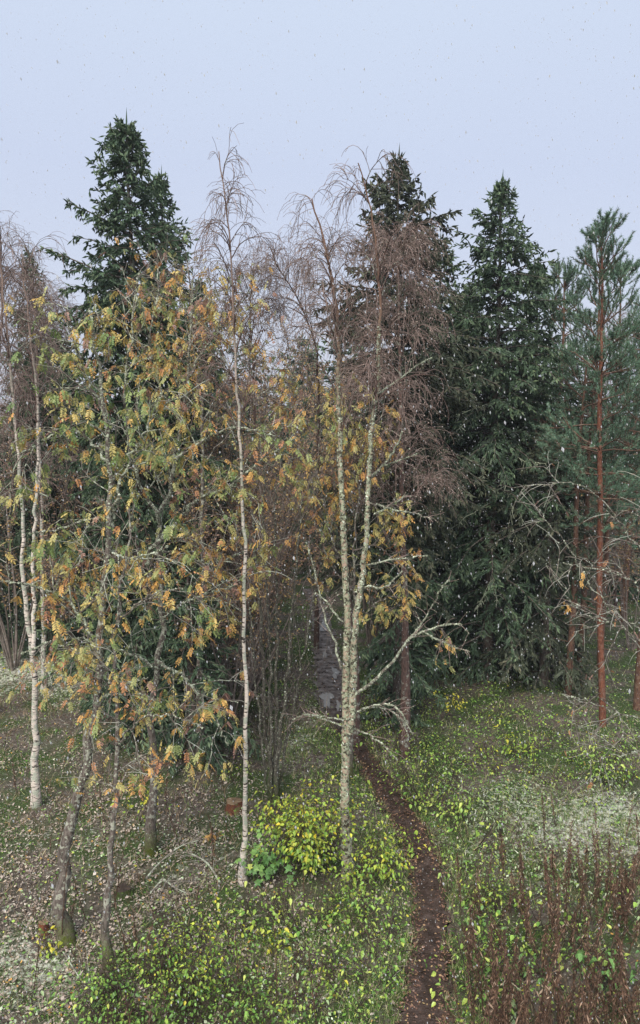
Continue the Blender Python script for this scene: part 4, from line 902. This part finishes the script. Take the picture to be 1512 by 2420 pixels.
shrub('golden leaved sapling in the shade under the spruces', G(1050, 1700), .6, 1.0, 6, 60, LIMELIB, (.07, .11), (.9, .1), 215, name='sapling')
shrub('tall green bush at the foot of the red trunked pine', G(1440, 1860), 1.1, 1.35, 14, 200, HERBLIB, (.07, .11), (.75, .15), 216)
shrub('yellow green sapling left of the bush at the pine foot', G(1215, 1775), .8, 1.0, 8, 100, LIMELIB, (.07, .11), (.5, .25), 217, name='sapling')
shrub('small orange leaved rowan seedling beside the stump on the left', G(500, 1985), .3, .35, 3, 26, RLIB, (.08, .12), (.75, .1), 218, name='rowan_seedling')
shrub('red and yellow seedling at the mossy foot of the leaning rowan', G(112, 2262), .35, .4, 4, 30, LIMELIB, (.06, .1), (.85, .15), 219, name='rowan_seedling')
# repeats along the path and over the slope
GH = 'low green shrubs scattered over the slope'; LH = 'low green shrub'
ph = shrub(LH, G(925, 1835), .7, .55, 9, 70, HERBLIB, (.04, .075), (.72, .25), 231, GH, name='low_shrub')
GY = 'yellow green shrubs scattered over the slope'; LY = 'low yellow green shrub'
py_ = shrub(LY, G(1180, 1830), .65, .55, 8, 60, LIMELIB, (.04, .07), (.35, .25), 232, GY, name='low_shrub')
GP = 'pale frosted shrubs scattered over the slope'; LP = 'pale frosted low shrub'
pp = shrub(LP, G(1130, 1950), .65, .45, 8, 60, PALELIB, (.045, .075), (.5, .25), 233, GP, name='low_shrub')
rb = np.random.default_rng(9)
MARKS = [("the lime shrub", 738, 2070), ("the leaning rowan foot", 155, 2235), ("the bottom left green patch", 380, 2350), ("the slender birch foot", 575, 2085), ("the path bend", 945, 1930),
         ("the path's near end", 1000, 2400), ("the red pine foot", 1424, 1722), ("the golden sapling", 1050, 1700), ("the white grass", 1400, 1935), ("the twin birch foot", 822, 2085), ("the bright green path side shrub", 1050, 1930),
         ("the brown stalk stand", 1290, 2250), ("the large leaved right bush", 1468, 2330), ("the shaded ground under the spruces", 1180, 1690)]
ORD = ['nearest', 'second nearest', 'third nearest', 'fourth nearest', 'fifth nearest', 'sixth nearest', 'seventh nearest', 'eighth nearest', 'ninth nearest', 'tenth nearest']
def scatter(proto, spots_, label, group, smin=.7, smax=1.3):
    made = [(proto, *[float(v) for v in proj(proto.location.x, proto.location.y)])]
    for px, py in spots_:
        g = G(px + rb.normal() * 6, py + rb.normal() * 4)
        if path_dist(g[0], g[1]) < .25: g[0] += .5 * np.sign(px - 900) if px > 800 else -.5
        o = copy_tree(proto, (g[0], g[1], float(gz(g[0], g[1])) - .02), rb.uniform(0, 6.28), float(rb.uniform(smin, smax)), label, group); made.append((o, px, py))
    by = {}
    for o, px, py in made:
        k = min(range(len(MARKS)), key=lambda q: math.hypot(px - MARKS[q][1], py - MARKS[q][2])); sd_ = 'left' if px < MARKS[k][1] else 'right'
        by.setdefault((k, sd_), []).append((math.hypot(px - MARKS[k][1], py - MARKS[k][2]), len(by), o))
    for (k, sd_), v in by.items():
        for n_, (_, _, o) in enumerate(sorted(v, key=lambda q: q[0])): o['label'] = f"{label}, {ORD[min(n_, 9)]} one {sd_} of {MARKS[k][0]}"
scatter(ph, [(880, 1740), (905, 1780), (960, 1800), (985, 1850), (940, 1880), (1010, 1900), (900, 1700), (870, 1690), (955, 1730), (1010, 1760), (1060, 1800), (1000, 1810), (1075, 1860), (880, 1650), (925, 1650),
             (1090, 2160), (1095, 2260), (1120, 2330), (1180, 2260), (1290, 2200), (1085, 2080), (905, 2230), (880, 2330), (600, 2380), (690, 2350), (760, 2300), (560, 2200), (620, 2170), (1340, 2330), (1400, 2260),
             (680, 2180), (740, 2210), (1150, 1700), (1220, 1700), (1300, 1760), (1000, 1680), (830, 2390), (250, 2430), (1060, 1990)], LH, GH, .9, 1.7)
scatter(py_, [(1110, 1800), (1160, 1790), (1230, 1820), (1290, 1840), (1350, 1830), (1400, 1900), (1485, 1850), (1330, 1790), (1060, 2120), (850, 2060), (925, 2010), (1130, 2130), (760, 2150), (835, 2210), (805, 2330), (640, 2400),
              (1250, 1770), (1440, 1790), (560, 1850), (1200, 2180), (470, 2200), (590, 2300)], LY, GY)
scatter(pp, [(1080, 1880), (1170, 1910), (1240, 1900), (1300, 1960), (1180, 2010), (1250, 2050), (1350, 2060), (1420, 2100), (1480, 2080), (1120, 2050), (1320, 2010), (1215, 1960), (1400, 2010), (1060, 1830), (1490, 2160), (1300, 2120),
             (700, 2250), (480, 2420), (420, 2180), (60, 2400), (730, 2400), (660, 2330)], LP, GP)

# ------------------------------------------------------------------ dead stalks
def stalk_parts(rng, h, lean=.12, fluff=190, wide=.05):
    st, sdm = MB(), MB(); B = grow(np.array([[0, 0, -.03]]), np.array([[lean * rng.normal(), lean * rng.normal(), 1.]]), [h], 9, rng, wob=.035, grav=.02)
    tubes(st, B, np.linspace(.009, .004, 9)[None], 5, .3)
    p, d, t, _ = kids(B, fluff, rng, .3, 1, 75, 18); d = nrm(d); wdt = wide * .75 * np.sin(np.clip((t - .2) / .8, 0, 1) * 2.7 + .3)
    p = p + d * (wdt * rng.uniform(0, 1, len(p)))[:, None]; d = nrm(.45 * d + .25 * rng.normal(size=d.shape) + np.array([0, 0, -1.]) * np.where(rng.random(len(p)) < .65, 1, -1)[:, None])
    quads(sdm, p, d, ortho(d, rng), rng.uniform(.03, .10, len(p)), rng.uniform(.003, .011, len(p)), np.clip(.5 + .25 * rng.normal(size=len(p)), 0, 1))
    return st, sdm
def stalk(label, group, seed, **kw):
    root = thing('dead_stalk', label, 'dead plant', (0, 0, 0), group); st, sdm = stalk_parts(np.random.default_rng(seed), **kw)
    for n_, m_ in (('stem', st), ('withered_leaves', sdm)):
        o = bpy.data.objects.new(n_, m_.mesh(n_, M['stalk'])); SC.collection.objects.link(o); o.parent = root
        if n_ != 'stem': o['kind'] = 'stuff'
    return root
GS = 'withered brown stalks right of the path'; LS = 'withered rust brown stalk in the thick stand right of the path'
sp_ = [stalk(LS, GS, 300 + i, h=h_, wide=w_) for i, (h_, w_) in enumerate([(1.25, .05), (1.05, .06), (1.45, .045), (.9, .07), (1.2, .035)])]
rb = np.random.default_rng(10); cnt = 0; used = set(); taken = 0
while cnt < 250:
    px = rb.uniform(1030, 1560); py = rb.uniform(1940, 2700)
    dn = max(blob(np.array(px), np.array(py), [(1400, 2200, 150, 70, .9), (1240, 2230, 110, 90, .6), (1180, 2420, 110, 120, .75), (1400, 2480, 190, 130, 1), (1300, 2600, 300, 140, 1), (1100, 2260, 50, 150, .35), (1350, 2080, 220, 60, .3)]), .02)
    if rb.random() > dn: continue
    g = G(px, py)
    if path_dist(g[0], g[1]) < .15: continue
    i = int(rb.integers(5)); loc = (g[0], g[1], float(gz(g[0], g[1]))); tl = (rb.normal() * .17, rb.normal() * .17)
    if i not in used: used.add(i); sp_[i].location = loc; sp_[i].rotation_euler = (*tl, rb.uniform(0, 6)); cnt += 1; continue
    copy_tree(sp_[i], loc, rb.uniform(0, 6.28), float(rb.uniform(.5, 1.08)), LS, GS, tl); cnt += 1
GL = 'thin dark stalks on the leaf littered left slope'; LL = 'thin dark upright stalk standing in the fallen leaves on the left slope'
sl = [stalk(LL, GL, 320 + i, h=h_, fluff=f_, wide=.02) for i, (h_, f_) in enumerate([(1.0, 30), (1.3, 12), (.8, 60)])]; used = set()
for k in range(50):
    px = rb.uniform(-10, 800); py = rb.uniform(1850, 2560); g = G(px, py); i = k % 3; loc = (g[0], g[1], float(gz(g[0], g[1])))
    if 590 < px and py < 2080: continue
    if i not in used: used.add(i); sl[i].location = loc; continue
    copy_tree(sl[i], loc, rb.uniform(0, 6.28), float(rb.uniform(.5, 1.1)), LL, GL, (rb.normal() * .06, rb.normal() * .06))

# ------------------------------------------------------------------ ground cover (nobody could count it)
rng = np.random.default_rng(71)
def area(n, y0=7.8, y1=30., far=1.0):
    """random spots over the part of the slope the place shows, denser close by"""
    y = y0 + (y1 - y0) * rng.random(n) ** (1.25 * far); x = (rng.random(n) * 2 - 1) * (y * .47 + 1.4); return x, y
def patchy(x, y, a, b, c):
    return np.clip(.75 + .55 * np.sin(x * a + 2.1 * np.sin(y * b)) * np.sin(y * a * 1.1 + 1.7 * np.sin(x * b + c)) + .45 * np.sin(x * a * 2.7 + c + 2 * np.sin(y * 2.9)) * np.sin(y * a * 2.3 + 2 * np.sin(x * 3.7)), .2, 1.6)
def lay(n, keep, y1=30., far=1.0):
    c = rng.uniform(0, 6); x, y = area(n, y1=y1, far=far); px, py = proj(x, y); k = (rng.random(n) < keep(px, py, x, y) * patchy(x, y, 2.7, 1.3, c) * patchy(x, y, 8.3, 5.1, c + 1)); x, y = x[k], y[k]; return x, y, gz(x, y)
off = lambda x, y, a=.02: (path_dist(x, y) > a).astype(float)
# fallen leaves
x, y, z = lay(260000, lambda px, py, x, y: off(x, y, -.05) * np.clip(.05 + blob(px, py, [(250, 2150, 420, 380, 1), (480, 1950, 300, 160, .8), (700, 2250, 200, 200, .35), (900, 2100, 100, 420, .3)]), 0, 1))
n = len(x); C = np.stack([x, y, z + rng.uniform(.005, .06, n)], 1); az = rng.uniform(0, 6.28, n); D_ = nrm(np.stack([np.cos(az), np.sin(az), .35 * rng.normal(size=n)], 1)); S = ortho(D_, rng, (0, 0, 1)); S = nrm(S + .3 * rng.normal(size=S.shape))
mb = MB(); s_ = rng.uniform(.022, .072, n) * rng.uniform(.7, 1.2, n); quads(mb, C, D_, S, s_, s_ * rng.uniform(.2, .42, n), np.clip(rng.beta(2.2, 2.0, n), 0, 1)); mb.build('leaf_litter', M['litter'], kind='stuff')
# leaves on the path
k = 3600; i = rng.integers(10, len(pc) - 1, k); s = np.sign(rng.normal(size=k)) * rng.random(k) ** .55; pth = pc[i] + (er[i] - pc[i]) * s[:, None] * 1.1 + rng.normal(size=(k, 2)) * .03
az = rng.uniform(0, 6.28, k); D_ = nrm(np.stack([np.cos(az), np.sin(az), .12 * rng.normal(size=k)], 1)); S = ortho(D_, rng, (0, 0, 1)); s_ = rng.uniform(.02, .055, k)
mb = MB(); quads(mb, np.stack([pth[:, 0], pth[:, 1], gz(pth[:, 0], pth[:, 1]) + rng.uniform(.048, .062, k)], 1), D_, S, s_, s_ * .3, np.clip(rng.beta(1.6, 1.8, k), 0, 1)); mb.build('path_leaf_litter', M['path_leaf'], kind='stuff')
def grass_layer(name, mat, n, keep, h, wd, lean=.55, tints=(0, 1), y1=30., far=1.):
    x, y, z = lay(n, keep, y1, far); m = len(x); C = np.stack([x, y, z - .01], 1); D_ = nrm(np.stack([lean * rng.normal(size=m), lean * rng.normal(size=m), np.abs(1 + .2 * rng.normal(size=m))], 1)); S = ortho(D_, rng)
    mb = MB(); blades(mb, C, D_, S, rng.uniform(*h, m), wd * (1 + y / 25), rng.uniform(*tints, m)); return mb.build(name, M[mat], kind='stuff')
grass_layer('grass', 'grass', 420000, lambda px, py, x, y: off(x, y, -.05) * np.clip(.12 + blob(px, py, [(880, 2250, 120, 260, .9), (1080, 2300, 70, 260, .8), (700, 2300, 300, 200, .5), (730, 1780, 70, 120, .6), (1050, 2000, 120, 150, .6), (1300, 2000, 300, 200, .4)])
            + 1.3 * np.exp(-(path_dist(x, y) / .45) ** 2) * (y < 19), 0, 1), (.06, .2), .0048)
grass_layer('frosted_grass', 'frost', 110000, lambda px, py, x, y: off(x, y) * np.clip(.75 * blob(px, py, FROST) ** 1.3 + .03, 0, 1), (.04, .12), .007, lean=1.8)
grass_layer('dry_grass', 'drygrass', 110000, lambda px, py, x, y: off(x, y) * np.clip(.12 + blob(px, py, [(60, 1700, 180, 70, 1), (550, 1690, 120, 60, .9), (280, 1950, 420, 200, .55), (200, 2300, 260, 120, .4), (1380, 2050, 220, 90, .5), (1250, 2350, 300, 140, .4)]), 0, 1), (.08, .30), .004, lean=.8)
GREEN = [(950, 1750, 150, 120, 1), (1100, 1770, 200, 110, 1), (1350, 1760, 200, 90, .8), (1000, 1880, 90, 90, .9), (1180, 1880, 160, 70, .55), (400, 2360, 230, 90, .9), (880, 2150, 80, 190, .6), (700, 2360, 260, 120, .55), (1120, 2250, 90, 220, .6), (1300, 1800, 250, 60, .6),
         (850, 1850, 40, 70, .5), (600, 2180, 160, 80, .35), (1350, 2050, 220, 100, .35), (1350, 2400, 200, 120, .3), (1150, 1650, 300, 80, .6), (880, 1650, 60, 80, .8), (680, 1600, 60, 160, .35), (150, 2050, 150, 60, .15), (60, 2420, 100, 60, .3)]
for name, mat, n, a, lift in (('undergrowth', 'herb', 150000, 1., (.02, .36)), ('frosty_undergrowth', 'herb_pale', 60000, None, (.02, .25)), ('yellowing_undergrowth', 'lime', 9000, .8, (.05, .40))):
    f = (lambda px, py, x, y: off(x, y, .07) * np.clip(.06 + blob(px, py, GREEN), 0, 1)) if a else (lambda px, py, x, y: off(x, y, .05) * np.clip(.07 + .8 * blob(px, py, FROST) + .5 * blob(px, py, [(1250, 1980, 280, 160, 1), (300, 2100, 400, 220, .35)]), 0, 1))
    x, y, z = lay(n, f, 32.); m = len(x); up = rng.uniform(*lift, m) ** 1.2 * (.5 + .5 * (np.sin(x * 2.3) * np.sin(y * 1.9) > -.2)); C = np.stack([x, y, z + up], 1)
    az = rng.uniform(0, 6.28, m); D_ = nrm(np.stack([np.cos(az), np.sin(az), rng.uniform(-.6, .4, m)], 1)); S = ortho(D_, rng, (0, 0, 1)); mb = MB()
    s_ = (.018 + .055 * rng.random(m) ** 1.8) * (1 + np.clip(y - 15, 0, 20) / 18); quads(mb, C, D_, S, s_, s_ * .32, np.clip(rng.uniform(0, 1, m) ** .85, 0, 1)); mb.build(name, M[mat], kind='stuff')
# twiggy debris
n = 3500; x, y, z = lay(n, lambda px, py, x, y: off(x, y)); m = len(x); az = rng.uniform(0, 6.28, m); P = grow(np.stack([x, y, z + .02], 1), np.stack([np.cos(az), np.sin(az), .25 * rng.random(m)], 1), rng.uniform(.1, .5, m), 4, rng, wob=.12)
mb = MB(); tubes(mb, P, np.full((m, 4), .004), 3, rng.uniform(0, .9, m)); mb.build('twig_debris', M['twig'], kind='stuff')

# stump, fallen boughs
def fallen(label, pts, r_, seed, z=(.05, .3)):
    rng = np.random.default_rng(seed); q = np.array([G(a, b, zz) for (a, b), zz in zip(pts, np.linspace(z[0], z[1], len(pts)))]); base = q[0].copy(); root = thing('fallen_branch', label, 'branch', base)
    P = smooth_line(q, 14); mb = MB(); tubes(mb, P, np.linspace(r_, r_ * .4, 14), 7, rough=.08, rng=rng); mb.build('branch', M['deadwood'], root)
    p, d, t, _ = kids(P[None], 9, rng, .2, 1, 45, 12); d[:, 2] = np.abs(d[:, 2]) * .4; C = grow(p, d, rng.uniform(.2, .6, len(p)), 5, rng, wob=.12); mb = MB(); tubes(mb, C, np.linspace(r_ * .35, r_ * .12, 5)[None] * np.ones((len(C), 1)), 4, .6); mb.build('side_twigs', M['twig'], root)
fallen('pale lichened branch lying in the litter right of the second trunk', [(345, 2075), (380, 2035), (425, 2000), (470, 1985)], .018, 1)
fallen('crooked bleached branch below the other one on the left slope', [(355, 2110), (385, 2080), (410, 2095), (440, 2110)], .016, 2)
fallen('broken brown branch pointing at the foot of the slender birch', [(520, 2085), (495, 2045), (470, 2025), (445, 2015)], .022, 3, (.02, .12))
fallen('thin bare branch lying across the litter at the bottom left', [(150, 2250), (195, 2320), (210, 2330), (205, 2240)], .010, 4, (.1, .4))
def stump(label, px, py, r_, h, seed, mat='stump'):
    rng = np.random.default_rng(seed); g = G(px, py); g[2] = float(gz(g[0], g[1])) - .02; root = thing('tree_stump', label, 'stump', g); a = np.linspace(0, 2 * math.pi, 18, endpoint=False)
    R0 = r_ * (1 + .12 * np.sin(a * 3 + seed) + .06 * rng.normal(size=18)); rings = []
    for zz, f in ((0, 1.35), (.25, 1.08), (.7, 1.), (1, .97)): rings.append(np.stack([g[0] + R0 * f * np.cos(a), g[1] + R0 * f * np.sin(a), g[2] + h * zz + .05 * rng.normal(size=18) * h * (zz == 1)], 1))
    V = np.concatenate(rings); q = np.arange(72).reshape(4, 18); F = np.stack([q[:-1], np.roll(q[:-1], -1, 1), np.roll(q[1:], -1, 1), q[1:]], -1).reshape(-1, 4); mb = MB(); mb.add(V, F); mb.build('bark', M[mat], root)
    top = rings[-1]; c = top.mean(0) - [0, 0, .03 * h]; mb = MB(); V = np.vstack([top * .98 + c * .02, c]); mb.add(V, np.stack([np.arange(18), (np.arange(18) + 1) % 18, np.full(18, 18)], 1), rng.uniform(.2, .8, 18)); mb.build('cut_face', M['drygrass' if mat == 'stump' else 'stem'], root)
stump('low red brown rotten stump in the litter left of the slender birch', 552, 1908, .16, .22, 1)
stump('dark hollow stump right behind the thin mossy footed trunk', 292, 2108, .12, .16, 2, 'willow')
stump('short pale cut stump left of the leaning rowan foot', 105, 2212, .07, .2, 3)

# ------------------------------------------------------------------ thin wet air
hz = bpy.data.materials.new('snowy_air'); hz.use_nodes = True; t = hz.node_tree; t.nodes.clear()
ou = t.nodes.new('ShaderNodeOutputMaterial'); pv = t.nodes.new('ShaderNodeVolumePrincipled'); t.links.new(pv.outputs[0], ou.inputs['Volume'])
pv.inputs['Color'].default_value = (.93, .95, 1, 1); pv.inputs['Density'].default_value = .0009; pv.inputs['Anisotropy'].default_value = .2
V = np.array([(x, y, z) for x in (-460, 460) for y in (-90, 1150) for z in (-1.2, 24)], float)
mb = MB(); mb.add(V, [[0, 1, 3, 2], [4, 6, 7, 5], [0, 4, 5, 1], [2, 3, 7, 6], [0, 2, 6, 4], [1, 5, 7, 3]]); mb.build('haze', hz, kind='stuff')

# ------------------------------------------------------------------ falling snow
rng = np.random.default_rng(91); n = 36000
y = 2.4 + 20 * rng.random(n) ** .8; x = (rng.random(n) * 2 - 1) * (y * .46 + .4); z = CAM_H - y * .14 + (rng.random(n) * 2 - 1) * (y * .72 + .3); k = z > .1
C = np.stack([x, y, z], 1)[k]; n = len(C); D_ = nrm(np.stack([.18 + .1 * rng.normal(size=n), .1 * rng.normal(size=n), -np.ones(n)], 1)); s = rng.uniform(.002, .0055, n) * (1 + 1. * (rng.random(n) > .96))
mb = MB(); spindles(mb, C, D_, s * 2.6, s * .62, .5, rng); mb.build('falling_snow', M['snow'], kind='stuff')
